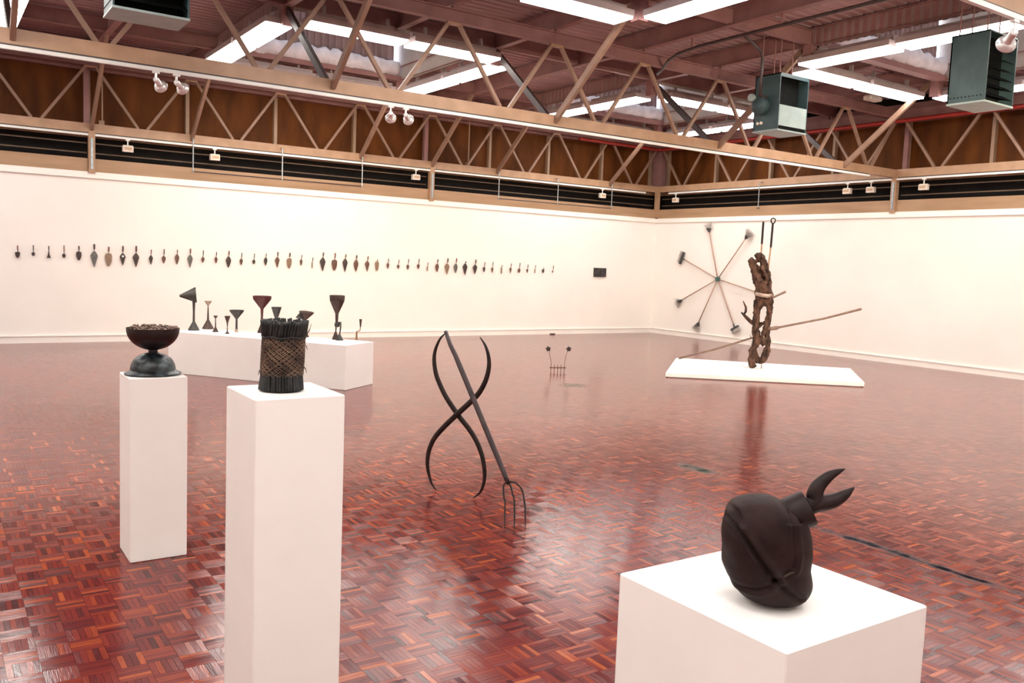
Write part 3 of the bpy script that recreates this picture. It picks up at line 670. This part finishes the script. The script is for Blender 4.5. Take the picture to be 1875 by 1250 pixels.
# low platform
PQ = [Vector((-5.956, -6.683, 0)), Vector((-3.743, -8.489, 0)), Vector((-2.269, -7.237, 0)), Vector((-4.256, -5.184, 0))]
r = thing('low_platform', 'low white platform carrying the tree trunk sculpture', 'platform', sum(PQ, Vector())/4)
def pq(p):                      # unit square to the platform's outline
    a, b = p[0], p[1]; return PQ[0]*(1-a)*(1-b)+PQ[1]*a*(1-b)+PQ[2]*a*b+PQ[3]*(1-a)*b+Vector((0, 0, p[2]))
obj('platform_top', G().cbox(0, 1, 0, 1, .012, .07, .0015).mapv(pq), 'plinth_white', r); obj('foot_recess', G().box(.01, .99, .01, .99, 0, .012).mapv(pq), 'trim_white', r)

# ------------------------------------------------------------------ bowl on helmet
b0 = Vector((-14.033, -11.163, .948))
r = thing('bowl_on_helmet', 'dark metal bowl balanced on an upturned blue-black helmet, on the slim plinth', 'sculpture', b0)
hp = []
hp += [(.0, .002), (.136, .002), (.139, .006), (.136, .011), (.122, .018), (.112, .026)]
for i in range(13): a = i/12*PI/2; hp.append((.1115*math.cos(a)**.85, .026+.090*math.sin(a)))
o = obj('helmet', G().lathe(hp, b0, 48, sx=1., sy=.93), 'helmet_blue', r, 50)
obj('brim_edge', G().tube([(b0.x+.137*math.cos(a), b0.y+.127*math.sin(a), b0.z+.0075) for a in [2*PI*i/48 for i in range(49)]], .0035, 6), 'helmet_blue', o, True)
obj('neck', G().lathe([(.02, .108), (.023, .113), (.023, .132), (.02, .138)], b0, 24), 'bowl_dark', r, 40)
bp = []
for i in range(17): a = -PI/2+i/16*PI/2; bp.append((.129*math.cos(a), .128+.109+.109*math.sin(a)))
inn = [(.125*math.cos(-i/12*PI/2), .237+.105*math.sin(-i/12*PI/2)) for i in range(13)]
obj('bowl', G().lathe(bp+[(.130, .243), (.126, .243)]+inn[1:], b0, 48), 'bowl_dark', r, 50)
RIM = b0.z+.243
for k in range(64):                # curled shavings heaped in the bowl
    a = random.uniform(0, 2*PI); q = .112*math.sqrt(random.random()); zz = RIM-.006+.010*(1-(q/.112)**2)+random.uniform(0, .008)
    if k >= 40: a = (k-40)/24*2*PI; q = .105+random.uniform(-.006, .006); zz = RIM-.001+random.uniform(0, .006)
    c = Vector((b0.x+q*math.cos(a), b0.y+q*math.sin(a), zz)); t0 = random.uniform(0, 2*PI); rr = random.uniform(.008, .0125)
    pth = [c+Vector((rr*math.cos(t0+u)*math.cos(t0*3), rr*math.cos(t0+u)*math.sin(t0*3), rr*.55*math.sin(t0+u)))+Vector((-math.sin(t0*3), math.cos(t0*3), 0))*(u-2)*.0022 for u in [i*.55 for i in range(9)]]
    o = obj('curled_shaving', G().tube([p-c for p in pth], [.0022+.0012*math.sin(i/8*PI) for i in range(9)], 6, 1.6), 'curl_brown', None, True); o.location = c
    tag(o, 'small curled brown shaving heaped in the dark bowl', 'shaving', 'shavings in the bowl')
tag(obj('shaving_bed', G().lathe([(0, -.09), (.09, -.055), (.119, -.012), (.08, -.002), (0, .004)], b0+Vector((0, 0, .243)), 28), 'curl_brown', r), kind='stuff')

# ------------------------------------------------------------------ woven bundle
w0 = Vector((-14.036, -13.142, 1.15)); WS = .83
r = thing('woven_bundle', 'cylinder of dark rubber strips bound by a woven brown band, on the tall plinth', 'sculpture', w0)
lean = lambda z: RT*(.012*(z/.297-.5))
obj('core', G().lathe([(0, .004), (.070, .004), (.074, .06), (.076, .15), (.078, .24), (.081, .268), (0, .270)], w0, 40), 'rubber_dark', r)
for k in range(46):
    a = 2*PI*k/46+random.uniform(-.02, .02); tw = random.uniform(-.035, .035)+.12; hh = .280+random.uniform(-.003, .005)
    P3 = lambda rr, z, a_: w0+Vector((rr*math.cos(a_), rr*math.sin(a_), z))+lean(z)
    obj('top_strip', G().tube([P3(.079, .205, a), P3(.083, .235, a+tw*.4), P3(.086, .265, a+tw*.8), P3(.088, hh, a+tw)], [.0045, .0062, .0066, .006], 7), 'rubber_dark', r, True)
    a = a+.03
    obj('bottom_strip', G().tube([P3(.076, .085, a), P3(.077, .055, a+tw*.3), P3(.080, .025, a+tw*.5), P3(.082, .006, a+tw*.6)], [.0045, .006, .0068, .0062], 7), 'rubber_dark', r, True)
band = None
for sgn in (-1, 1):
    for k in range(56):
        a0 = 2*PI*k/56; pth = []
        for i in range(25):
            tt = i/24; z = .066+.150*tt+.004*math.sin(k*2.3); a = a0+sgn*tt*2.5
            rr = .0805+.0028*sgn*math.cos(i*PI/1.0)*(1)+.004*math.sin(tt*PI)*.3
            pth.append(w0+Vector((rr*math.cos(a), rr*math.sin(a), z))+lean(z))
        obj('woven_strand', G().tube(pth, .0021, 5, .7), 'woven_brown', r, True)
for a, z, l in ((YAW-PI/2+.15, .225, .05), (YAW-PI/2-.05, .215, .04), (YAW+PI/2, .085, .03), (YAW-PI/2+.1, .10, .03), (YAW-PI/2+.3, .185, .025)):
    d = Vector((math.cos(a), math.sin(a), 0)); p0 = w0+d*.080+Vector((0, 0, z))+lean(z); up_ = 1 if z > .2 else -1
    fr = obj('frayed_twig', G().tube([p0, p0+d*l*.35+Vector((0, 0, up_*l*.3)), p0+d*l*.5+Vector((0, 0, up_*l*.9))], [.0028, .002, .0008], 5), 'woven_brown', r)
obj('binding_cord', G().tube([w0+Vector((.0845*math.cos(a), .0845*math.sin(a), .217+.003*math.sin(7*a)))+lean(.217) for a in [2*PI*i/60 for i in range(61)]], .0035, 6), 'rubber_dark', r, True)

for ch in r.children: ch.scale = (WS, WS, WS)

# ------------------------------------------------------------------ leather sack with two-pronged horn
F2 = Vector((math.cos(YAW), math.sin(YAW), 0))
s0 = Vector((-13.372, -14.615, 0))-F2*.06-RT*.024
r = thing('horned_sack', 'dark leather sack with a collar and two curved horn prongs, on the broad plinth', 'sculpture', s0+Vector((0, 0, .85)))
OUT = [(0, .850), (.03, .8505), (.062, .856), (.084, .870), (.096, .892), (.1015, .922), (.1035, .957), (.104, .99), (.1025, 1.022), (.097, 1.048), (.084, 1.066), (.058, 1.077), (.028, 1.0825), (0, 1.084)]
CR = [([(-.108, 1.086), (-.102, 1.052), (-.077, 1.025), (-.05, .986), (-.023, .95), (-.007, .934)], .0100), ([(-.007, .934), (.014, .944), (.032, .959), (.037, .983)], .0026), ([(-.007, .933), (-.019, .914), (-.043, .903), (-.085, .900)], .0058), ([(-.007, .933), (.028, .904), (.060, .882)], .0055), ([(.026, 1.075), (.030, 1.043), (.034, .99), (.036, .96)], .0038), ([(-.108, 1.084), (-.085, 1.068), (-.080, 1.045)], .005)]
def segd(p, pts):
    best = (9, 0)
    for (ax, ay), (bx_, by) in zip(pts, pts[1:]):
        dx, dy = bx_-ax, by-ay; t = max(0, min(1, ((p[0]-ax)*dx+(p[1]-ay)*dy)/(dx*dx+dy*dy))); ex, ey = p[0]-ax-t*dx, p[1]-ay-t*dy
        d = math.hypot(ex, ey)
        if d < best[0]: best = (d, 1 if dx*ey-dy*ex > 0 else -1)
    return best
v = []; NU, NV = 140, 90
def rad_at(z):
    for (r0, z0), (r1, z1) in zip(OUT, OUT[1:]):
        if z0 <= z <= z1: return r0+(r1-r0)*(z-z0)/(z1-z0)
    return 0
# resample the profile by arc length
arc = [0]
for a, b in zip(OUT, OUT[1:]): arc.append(arc[-1]+math.hypot(a[0]-b[0], a[1]-b[1]))
prof = []
for i in range(NV+1):
    t = arc[-1]*i/NV
    for k in range(len(OUT)-1):
        if arc[k] <= t <= arc[k+1]+1e-9:
            q = (t-arc[k])/(arc[k+1]-arc[k]); prof.append((OUT[k][0]+(OUT[k+1][0]-OUT[k][0])*q, OUT[k][1]+(OUT[k+1][1]-OUT[k][1])*q)); break
for _ in range(8): prof = [prof[0]]+[((prof[i-1][0]+prof[i][0]*2+prof[i+1][0])/4, (prof[i-1][1]+prof[i][1]*2+prof[i+1][1])/4) for i in range(1, NV)]+[prof[-1]]
for i, (rr, z) in enumerate(prof):
    for k in range(NU):
        t = 2*PI*k/NU; ca, sa = math.cos(t), math.sin(t)
        e = 2.3; kk = (abs(ca)**e+abs(sa)**e)**(-1/e)
        a = rr*kk*ca*.95; d = rr*kk*sa*.92
        a += -.009*((z-.85)/.233-.35)                     # leans a little to the left at the top
        if a > 0 and z > 1.0: a *= 1-.20*min(1, (z-1.0)/.06)   # right shoulder slopes to the collar
        if z > 1.05 and a > 0: z2 = z-.012*min(1, a/.05)
        else: z2 = z
        z2 = .85+(z2-.85)*1.05
        if z < .93: a += .020*(1-(z-.85)/.08)             # gathers towards the lower right
        disp = 0
        if d < .02:
            fz = min(1, (.02-d)/.05)
            for pts, am in CR:
                dd, sg = segd((a, z2), pts)
                disp += fz*am*(-1.25*math.exp(-(dd/.0042)**2)+(.95 if sg > 0 else .35)*math.exp(-((dd-.010)/.007)**2))
        disp += .0022*math.sin(3.1*t+z*40)*math.sin(z*55)*(1 if rr > .03 else 0)
        nrm = Vector((ca, sa, (z-.965)*3)).normalized()
        v.append(s0+RT*(a+nrm.x*disp)+F2*(d+nrm.y*disp)+Vector((0, 0, max(.8503, z2+nrm.z*disp*.6))))
f = [(i*NU+k, i*NU+(k+1) % NU, (i+1)*NU+(k+1) % NU, (i+1)*NU+k) for i in range(NV) for k in range(NU)]
obj('sack_body', G().add(v, f), 'leather', r, True)
def sk(a, d, z): return s0+RT*a+F2*d+Vector((0, 0, z))
for i in range(7):
    t = i/6; p = sk(.000+.024*t, -.0985+.004*t, .940+.012*t); obj('stitch', G().tube([p, p+RT*.004+Vector((0, 0, .001))-F2*.002, p+RT*.007], .0016, 6), 'stitch_tan', r)
ax = (RT*.85+Vector((0, 0, .48))-F2*.12).normalized(); c0 = sk(.045, -.016, 1.058)
obj('collar', G().lathe([(.030, -.012), (.039, -.010), (.041, -.004), (.041, .038), (.039, .043), (.031, .043), (.029, .028), (.0, .028)], c0, 36, ax), 'horn_dark', r, 40)
hr = G()
b_ = c0+ax*.028
def hp_(a, z): return sk(a+.003, -.018, z+.010)
def hq(a, z): return sk(a, -.018, z)
P1 = [b_, hq(.0925, 1.092), hq(.0935, 1.110), hq(.101, 1.129), hq(.121, 1.150), hq(.140, 1.1615), hq(.157, 1.169)]
P2 = [b_, hq(.0960, 1.086), hq(.116, 1.0895), hq(.138, 1.096), hq(.159, 1.109), hq(.171, 1.119), hq(.181, 1.128)]
def smooth_path(P, R_, n=4):
    o = []; rr = []
    for i in range(len(P)-1):
        p0, p1, p2, p3 = P[max(i-1, 0)], P[i], P[i+1], P[min(i+2, len(P)-1)]
        for k in range(n):
            t = k/n; o.append(.5*((2*p1)+(-p0+p2)*t+(2*p0-5*p1+4*p2-p3)*t*t+(-p0+3*p1-3*p2+p3)*t**3)); rr.append(R_[i]+(R_[i+1]-R_[i])*t)
    return o+[P[-1]], rr+[R_[-1]]
for P_ in (P1, P2):
    q, rr = smooth_path(P_, [.018, .0195, .0182, .0160, .0118, .0070, .0006]); obj('horn_prong', G().tube(q, rr, 16, 1.), 'horn_dark', r, True)

# ------------------------------------------------------------------ iron tongs and pitchfork
p1 = Vector((-12.086, -10.768, 0)); tu = Vector((.37027, -.92892, 0)); tn = Vector((tu.y, -tu.x, 0))
r = thing('iron_tongs', 'large crossed iron tongs standing upright on the parquet', 'sculpture', p1+tu*.15)
AA = [(.02, 1.105), (-.029, 1.06), (-.067, .981), (-.075, .904), (-.055, .816), (-.016, .744), (.043, .662), (.148, .555), (.241, .476), (.313, .396), (.363, .304), (.387, .208), (.386, .133), (.359, .059), (.3, .004)]
AB = [(.325, 1.102), (.367, 1.056), (.396, .998), (.408, .926), (.392, .839), (.351, .755), (.293, .686), (.148, .555), (.044, .458), (-.034, .37), (-.08, .272), (-.089, .179), (-.07, .104), (-.041, .044), (.002, .004)]
W_ = [.003, .009, .013, .0165, .0185, .019, .0195, .020, .0195, .019, .018, .016, .013, .009, .003]
for A, off in ((AA, -.011), (AB, .011)):
    q, rr = smooth_path([p1+tu*a+Vector((0, 0, z))+tn*off for a, z in A], W_); obj('tong_arm', G().tube(q, rr, 12, .55, up=tn), 'iron_dark', r, True)
ctr = p1+tu*.148+Vector((0, 0, .555)); obj('rivet', G().lathe([(0, -.026), (.012, -.026), (.014, -.02), (.014, .02), (.012, .026), (0, .026)], ctr, 14, tn), 'iron_dark', r, 40)
r = thing('pitchfork', 'three-tined pitchfork leaning against the top of the tongs', 'sculpture', (-12.08, -11.73, 0))
ft = Vector((-12.076, -10.792, 1.115))-tn*.0; nk = Vector((-12.045, -11.57, .248))
q = [ft+(nk-ft)*t+Vector((0, 0, -.012*math.sin(PI*min(1, t*6)) if t < .16 else 0)) for t in [i/12 for i in range(13)]]
obj('handle', G().tube(q, [.013, .0145, .016]+[.0175]*7+[.017, .016, .014], 12), 'iron_handle', r, True)
obj('ferrule', G().tube([nk+(ft-nk)*.05, nk+(nk-ft)*.012], [.0165, .012], 12), 'iron_dark', r, True)
TI = [[(-12.045, -11.57, .248), (-12.066, -11.566, .240), (-12.077, -11.570, .217), (-12.090, -11.60, .165), (-12.094, -11.62, .14), (-12.12, -11.66, .065), (-12.145, -11.70, .002)],
      [(-12.045, -11.57, .248), (-12.039, -11.592, .230), (-12.042, -11.62, .19), (-12.047, -11.65, .153), (-12.075, -11.70, .065), (-12.10, -11.738, .002)],
      [(-12.045, -11.57, .248), (-12.015, -11.595, .251), (-12.000, -11.625, .235), (-11.992, -11.655, .205), (-12.000, -11.69, .155), (-12.015, -11.726, .10), (-12.05, -11.782, .002)]]
for t in TI:
    q, rr = smooth_path([Vector(a) for a in t], [.008]+[.0058]*(len(t)-2)+[.0018]); obj('tine', G().tube(q, rr, 8), 'iron_dark', r, True)

# ------------------------------------------------------------------ small rake with two flowers
k0 = Vector((-7.17, -5.63, 0)); kk = lambda a, z, d=0: k0+RT*a+F2*d+Vector((0, 0, z))
r = thing('flower_rake', 'tiny upturned rake with two wire-stemmed flowers on the parquet', 'sculpture', k0)
obj('rake_bar', G().tube([kk(-.115, .055), kk(.13, .062)], .0085, 8), 'rust_thin', r)
for i in range(5):
    a = -.095+i*.05; obj('tooth', G().tube([kk(a, .0), kk(a, .06), kk(a, .105)], [.004, .006, .003], 6), 'rust_thin', r)
for P_, c in (([(-.091, .10), (-.10, .16), (-.118, .23), (-.135, .30)], (-.148, .335)), ([(.105, .10), (.108, .16), (.125, .25), (.145, .315)], (.160, .345))):
    st = obj('flower_stem', G().tube([kk(*p) for p in P_], .0035, 6), 'rust_thin', r, True)
    fl_ = obj('flower_head', G().lathe([(0, -.015), (.016, -.01), (.020, 0), (.014, .012), (0, .016)], kk(*c), 12), 'iron_dark', r, True)
    for i in range(5):
        a = 2*PI*i/5+.5; c3 = kk(*c)+RT*.026*math.cos(a)+Vector((0, 0, .026*math.sin(a))); obj('petal', G().lathe([(0, -.006), (.012, -.003), (.014, 0), (.010, .005), (0, .007)], c3, 10, -F2), 'iron_dark', fl_, True)

# ------------------------------------------------------------------ tree trunk sculpture
t0 = Vector((-3.97, -6.73, 0)); tk = lambda a, z, d=0: t0+RT*a+F2*d+Vector((0, 0, z))
r = thing('trunk_sculpture', 'gnarled hollow tree trunk pierced by tool handles, standing on the low platform', 'sculpture', t0+Vector((0, 0, .07)))
LS = [(-.093, .092), (-.109, .22), (-.098, .369), (-.063, .486), (-.087, .601), (-.097, .748), (-.083, .895), (-.081, 1.021), (-.07, 1.168), (-.074, 1.293), (-.105, 1.458), (-.157, 1.622), (-.208, 1.765), (-.242, 1.806)]
RS = [(-.01, .20), (.073, .196), (.121, .335), (.134, .462), (.116, .672), (.125, .84), (.125, 1.008), (.103, 1.174), (.094, 1.32), (.059, 1.506), (.012, 1.67), (-.037, 1.793), (-.098, 1.863), (-.154, 1.83)]
g = G(); rnd = random.Random(3)
def strand(P, R_, d0):
    q, rr = smooth_path([tk(a, z, d0+.03*math.sin(z*9+d0*50)) for a, z in P], R_, 4)
    g.tube(q, [x*(1+rnd.uniform(-.16, .16)) for x in rr], 10)
strand(LS, [.050, .062, .058, .050, .048, .050, .052, .054, .060, .070, .072, .062, .050, .038], -.03)
strand(RS, [.05, .055, .052, .048, .050, .048, .050, .058, .066, .072, .066, .056, .058, .040], .02)
strand([(-.02, .16), (-.05, .26), (-.085, .36)], [.05, .05, .045], 0)
strand([(-.06, .50), (-.025, .56), (-.02, .62), (-.045, .70)], [.042, .028, .026, .036], .01)
strand([(.12, .50), (.06, .53), (.02, .58), (.05, .66), (.075, .76), (.06, .83)], [.045, .036, .03, .03, .034, .03], -.02)
strand([(-.08, .72), (-.045, .78), (-.04, .86), (-.055, .93), (-.04, 1.01), (.0, 1.085), (.06, 1.11)], [.04, .032, .028, .026, .028, .034, .04], .02)
strand([(-.06, 1.12), (.0, 1.16), (.05, 1.22), (.02, 1.30), (-.03, 1.38), (.0, 1.46)], [.05, .055, .06, .065, .06, .05], -.04)
strand([(-.06, 1.35), (-.02, 1.45), (-.06, 1.56), (-.10, 1.65), (-.14, 1.70)], [.05, .055, .05, .045, .04], .05)
strand([(.07, .44), (.03, .50), (-.03, .50)], [.04, .032, .035], .0)
strand([(.03, .80), (.0, .76), (-.05, .70)], [.03, .025, .03], .0)
strand([(-.10, 1.80), (-.15, 1.775), (-.20, 1.755)], [.04, .034, .036], .02)
strand([(.05, 1.42), (.03, 1.52), (-.03, 1.62), (-.06, 1.70)], [.045, .04, .036, .034], -.05)
tr_ = obj('trunk', g, 'bark', r, True)
rm = tr_.modifiers.new('merge', 'REMESH'); rm.mode = 'VOXEL'; rm.voxel_size = .011; rm.use_smooth_shade = True
for nm, sz, stg in (('bark_knots', .10, .050), ('bark_ridges', .028, .020)):
    tx = bpy.data.textures.new(nm, 'CLOUDS'); tx.noise_scale = sz; tx.noise_depth = 2
    dm = tr_.modifiers.new(nm, 'DISPLACE'); dm.texture = tx; dm.strength = stg; dm.mid_level = .5; dm.texture_coords = 'LOCAL'
obj('prop_rod', G().tube([tk(.055, .07), tk(.052, .20)], .007, 8), 'pole_wood', r)
obj('rod_handle', G().tube([tk(-.050, 2.401, .05), tk(-.052, 2.05, .05)], .017, 10), 'iron_dark', r); obj('rod_shaft', G().tube([tk(-.052, 2.05, .05), tk(-.052, 1.75, .05)], .013, 10), 'pole_pale', r)
obj('spade_shaft', G().tube([tk(.095, 2.37, .03), tk(.088, 2.0, .03)], .017, 10), 'iron_dark', r); obj('rod_shaft', G().tube([tk(.088, 2.0, .03), tk(.060, 1.55, .03)], .013, 10), 'pole_pale', r)
lp_ = [(.095, 2.37), (.068, 2.40), (.064, 2.445), (.098, 2.462), (.132, 2.447), (.126, 2.40), (.097, 2.37)]
obj('spade_grip', G().tube([tk(a, z, .03) for a, z in lp_], .011, 8), 'iron_dark', r, True)
obj('short_handle', G().tube([tk(.05, 1.15, .0), tk(.30, 1.28, .0), tk(.36, 1.31, .0)], [.014, .017, .020], 10), 'pole_wood', r, True)
obj('long_handle', G().tube([tk(.29, .738, .0), tk(1.0, .905, .02), tk(1.58, 1.078, .03), tk(1.595, 1.082, .03)], [.017, .017, .019, .016], 10), 'pole_wood', r, True)
obj('long_ferrule', G().tube([tk(.10, .712, .0), tk(.17, .712, .0), tk(.25, .728, .0), tk(.30, .742, .0)], [.018, .030, .033, .019], 10), 'pole_wood', r, True)
obj('leaning_handle', G().tube([tk(-1.095, .088, .90), tk(-.6, .305, .45), tk(-.16, .53, .07), tk(-.09, .56, .0)], [.018, .018, .016, .014], 10), 'pole_wood', r, True)
obj('fork_tip', G().tube([tk(-.17, .60, -.02), tk(-.15, .565, -.02), tk(-.09, .545, -.01)], [.004, .007, .01], 6), 'pole_wood', r, True)
obj('branch', G().tube([tk(-.07, .76, 0), tk(-.15, .80, 0), tk(-.24, .878, -.01), (tk(-.325, .955, -.01))], [.03, .030, .028, .012], 9), 'bark', r, True)
obj('branch', G().tube([tk(-.285, .92, -.01), tk(-.255, .97, -.01), tk(-.258, 1.04, -.01), tk(-.305, 1.135, 0)], [.018, .020, .017, .008], 8), 'bark', r, True)
obj('cross_bar', G().tube([tk(-.15, 1.262, -.10), tk(-.06, 1.245, -.125), tk(.04, 1.235, -.125), tk(.115, 1.245, -.10)], [.028, .033, .033, .026], 10), 'funnel_pale', r, True)

# ------------------------------------------------------------------ funnels on the long plinth
M_ = .00147
def fz(x, y): return Vector((x, y, LH))
def funnel(label, x, y, parts, m):
    """parts: list of (name, profile [(r,h) in crop pixels], material or None)"""
    c = fz(x, y); r = thing('funnel_sculpture', label, 'sculpture', c, 'funnel sculptures on the long plinth')
    for nm, pf, mm in parts:
        obj(nm, G().lathe([(a*M_, h*M_) for a, h in pf], c, 28), mm or m, r, 40)
    return r
r = funnel('tallest funnel figure at the left end with a cone turned sideways like a flag', -12.057, -4.037, [('base_cone', [(0, 0), (50, 0), (51, 3), (14, 72), (10, 80), (0, 80)], None), ('stem', [(10, 78), (9, 160), (12, 240), (16, 285), (0, 288)], None)], 'funnel_grey')
c = fz(-12.057, -4.037)+Vector((0, 0, 320*M_)); cl = Vector((-.97, .241, -.09))
obj('side_cone', G().lathe([(0, -12*M_), (70*M_, -12*M_), (70*M_, -6*M_), (10*M_, 128*M_), (0, 132*M_)], c+RT*8*M_, 32, cl), 'funnel_grey', r, 40)
funnel('funnel figure second from the left with broad base cone and small pale top', -11.825, -3.857, [('base_cone', [(0, 0), (53, 0), (54, 3), (11, 84), (8, 90), (0, 90)], None), ('stem', [(10, 86), (8, 130), (4, 218), (0, 219)], None), ('top_cone', [(4, 212), (33, 256), (34, 260), (30, 260), (3, 222)], 'funnel_pale')], 'funnel_brown')
funnel('small funnel figure in front of the second one with a tiny top cone', -11.85, -4.318, [('base_cone', [(0, 0), (27, 0), (27, 2), (8, 40), (0, 42)], None), ('stem', [(6, 38), (4, 122), (0, 124)], None), ('top_cone', [(4, 120), (19, 142), (19, 146), (16, 146), (0, 128)], None)], 'funnel_brown')
funnel('small slender funnel figure fourth from the left, flared top and tiny foot', -11.778, -4.606, [('base_cone', [(0, 0), (19, 0), (19, 2), (5, 24), (0, 26)], None), ('stem', [(5, 22), (3, 60), (8, 105), (0, 108)], None), ('top_cone', [(8, 100), (24, 150), (25, 157), (22, 157), (0, 112)], None)], 'funnel_brown')
funnel('medium funnel figure standing on its spout with a wide dark bowl, fifth from the left', -11.595, -4.387, [('foot', [(0, 0), (15, 0), (13, 25), (11, 28), (0, 28)], 'funnel_pale'), ('stem', [(10, 26), (9, 122), (0, 124)], None), ('top_cone', [(10, 120), (62, 188), (64, 200), (60, 200), (8, 128)], None)], 'funnel_grey')
funnel('large reddish funnel figure left of the woven bundle', -11.303, -4.53, [('base_cone', [(0, 0), (40, 0), (40, 3), (12, 78), (0, 80)], 'funnel_brown'), ('stem', [(12, 76), (10, 150), (14, 222), (0, 224)], None), ('top_cone', [(14, 218), (80, 305), (82, 334), (78, 334), (74, 308), (8, 226)], None)], 'funnel_red')
funnel('grey funnel half hidden just behind the woven bundle', -11.20, -4.80, [('base_cone', [(0, 0), (36, 0), (36, 3), (10, 70), (0, 72)], None), ('stem', [(10, 68), (9, 120), (14, 150), (0, 152)], None), ('top_cone', [(14, 146), (44, 240), (46, 246), (42, 246), (10, 152)], None)], 'funnel_grey')
r = funnel('funnel cluster like an open flower showing above the woven bundle', -10.956, -5.179, [('base_cone', [(0, 0), (40, 0), (40, 3), (10, 70), (0, 72)], None), ('stem', [(10, 68), (10, 160), (0, 162)], None)], 'funnel_brown')
c = fz(-10.956, -5.179)+Vector((0, 0, 150*M_))
obj('petal_cone', G().lathe([(8*M_, 0), (66*M_, 66*M_), (68*M_, 72*M_), (62*M_, 72*M_), (5*M_, 6*M_)], c+RT*8*M_, 7, RT*.10+Vector((0, 0, 1))-F2*.05), 'funnel_brown', r, 20)
obj('petal_cone', G().lathe([(6*M_, 0), (40*M_, 66*M_), (42*M_, 70*M_), (38*M_, 70*M_), (4*M_, 6*M_)], c, 6, -RT*.75+Vector((0, 0, .75))-F2*.25), 'funnel_grey', r, 20)
# two-legged funnel figure
c = fz(-10.70, -5.62); M2 = .00142
r = thing('funnel_sculpture', 'tall two-legged funnel figure near the right end with a deep rimmed bowl', 'sculpture', c, 'funnel sculptures on the long plinth')
s_ = lambda a, z, d=0: c+RT*a*M2+F2*d*M2+Vector((0, 0, z*M2))
obj('bowl_rim', G().lathe([(65*M2, 350*M2), (68*M2, 392*M2), (66*M2, 397*M2), (60*M2, 397*M2), (60*M2, 352*M2)], s_(0, 0), 32), 'funnel_brown', r, 40)
obj('bowl_cone', G().lathe([(14*M2, 230*M2), (20*M2, 246*M2), (48*M2, 308*M2), (66*M2, 352*M2), (60*M2, 354*M2), (10*M2, 236*M2)], s_(0, 0), 32), 'funnel_brown', r, 40)
obj('spout', G().lathe([(0, 138*M2), (11*M2, 140*M2), (15*M2, 234*M2), (0, 236*M2)], s_(0, 0), 24), 'funnel_brown', r, 40)
obj('knot', G().lathe([(0, 112*M2), (20*M2, 116*M2), (24*M2, 135*M2), (20*M2, 155*M2), (0, 160*M2)], s_(4, 0), 20), 'funnel_grey', r, True)
obj('leg', G().tube([s_(-6, 122, 4), s_(-10, 70, 20)], [.010, .008], 10), 'funnel_brown', r); obj('leg_cone', G().lathe([(0, 0), (32*M2, 0), (32*M2, 3*M2), (8*M2, 72*M2), (0, 74*M2)], s_(-12, 0, 22), 24), 'funnel_brown', r, 40)
obj('leg', G().tube([s_(20, 155, -6), s_(36, 158, -10), s_(40, 120, -20), s_(34, 42, -26)], [.011, .012, .010, .008], 10), 'funnel_grey', r, True); obj('leg_cone', G().lathe([(0, 0), (36*M2, 0), (36*M2, 3*M2), (8*M2, 54*M2), (0, 56*M2)], s_(32, 0, -28), 24), 'funnel_grey', r, 40)
# small bent spout
c = fz(-10.45, -5.677)
r = thing('funnel_sculpture', 'small bent rusty spout figure at the right end of the long plinth', 'sculpture', c, 'funnel sculptures on the long plinth')
s2 = lambda a, z: c+RT*a*M2+Vector((0, 0, z*M2))
obj('foot', G().lathe([(0, 0), (10*M2, 0), (9*M2, 20*M2), (7*M2, 72*M2), (0, 73*M2)], s2(0, 0), 16), 'funnel_rust', r, 40)
obj('bend', G().tube([s2(0, 68), s2(4, 78), s2(22, 80), s2(30, 88), s2(32, 120)], [.008, .0075, .007, .0065, .006], 10), 'funnel_rust', r, True)
obj('spout_cone', G().lathe([(5*M2, 116*M2), (12*M2, 180*M2), (13*M2, 188*M2), (10*M2, 188*M2), (3*M2, 122*M2)], s2(33, 0), 18), 'funnel_brown', r, 40)
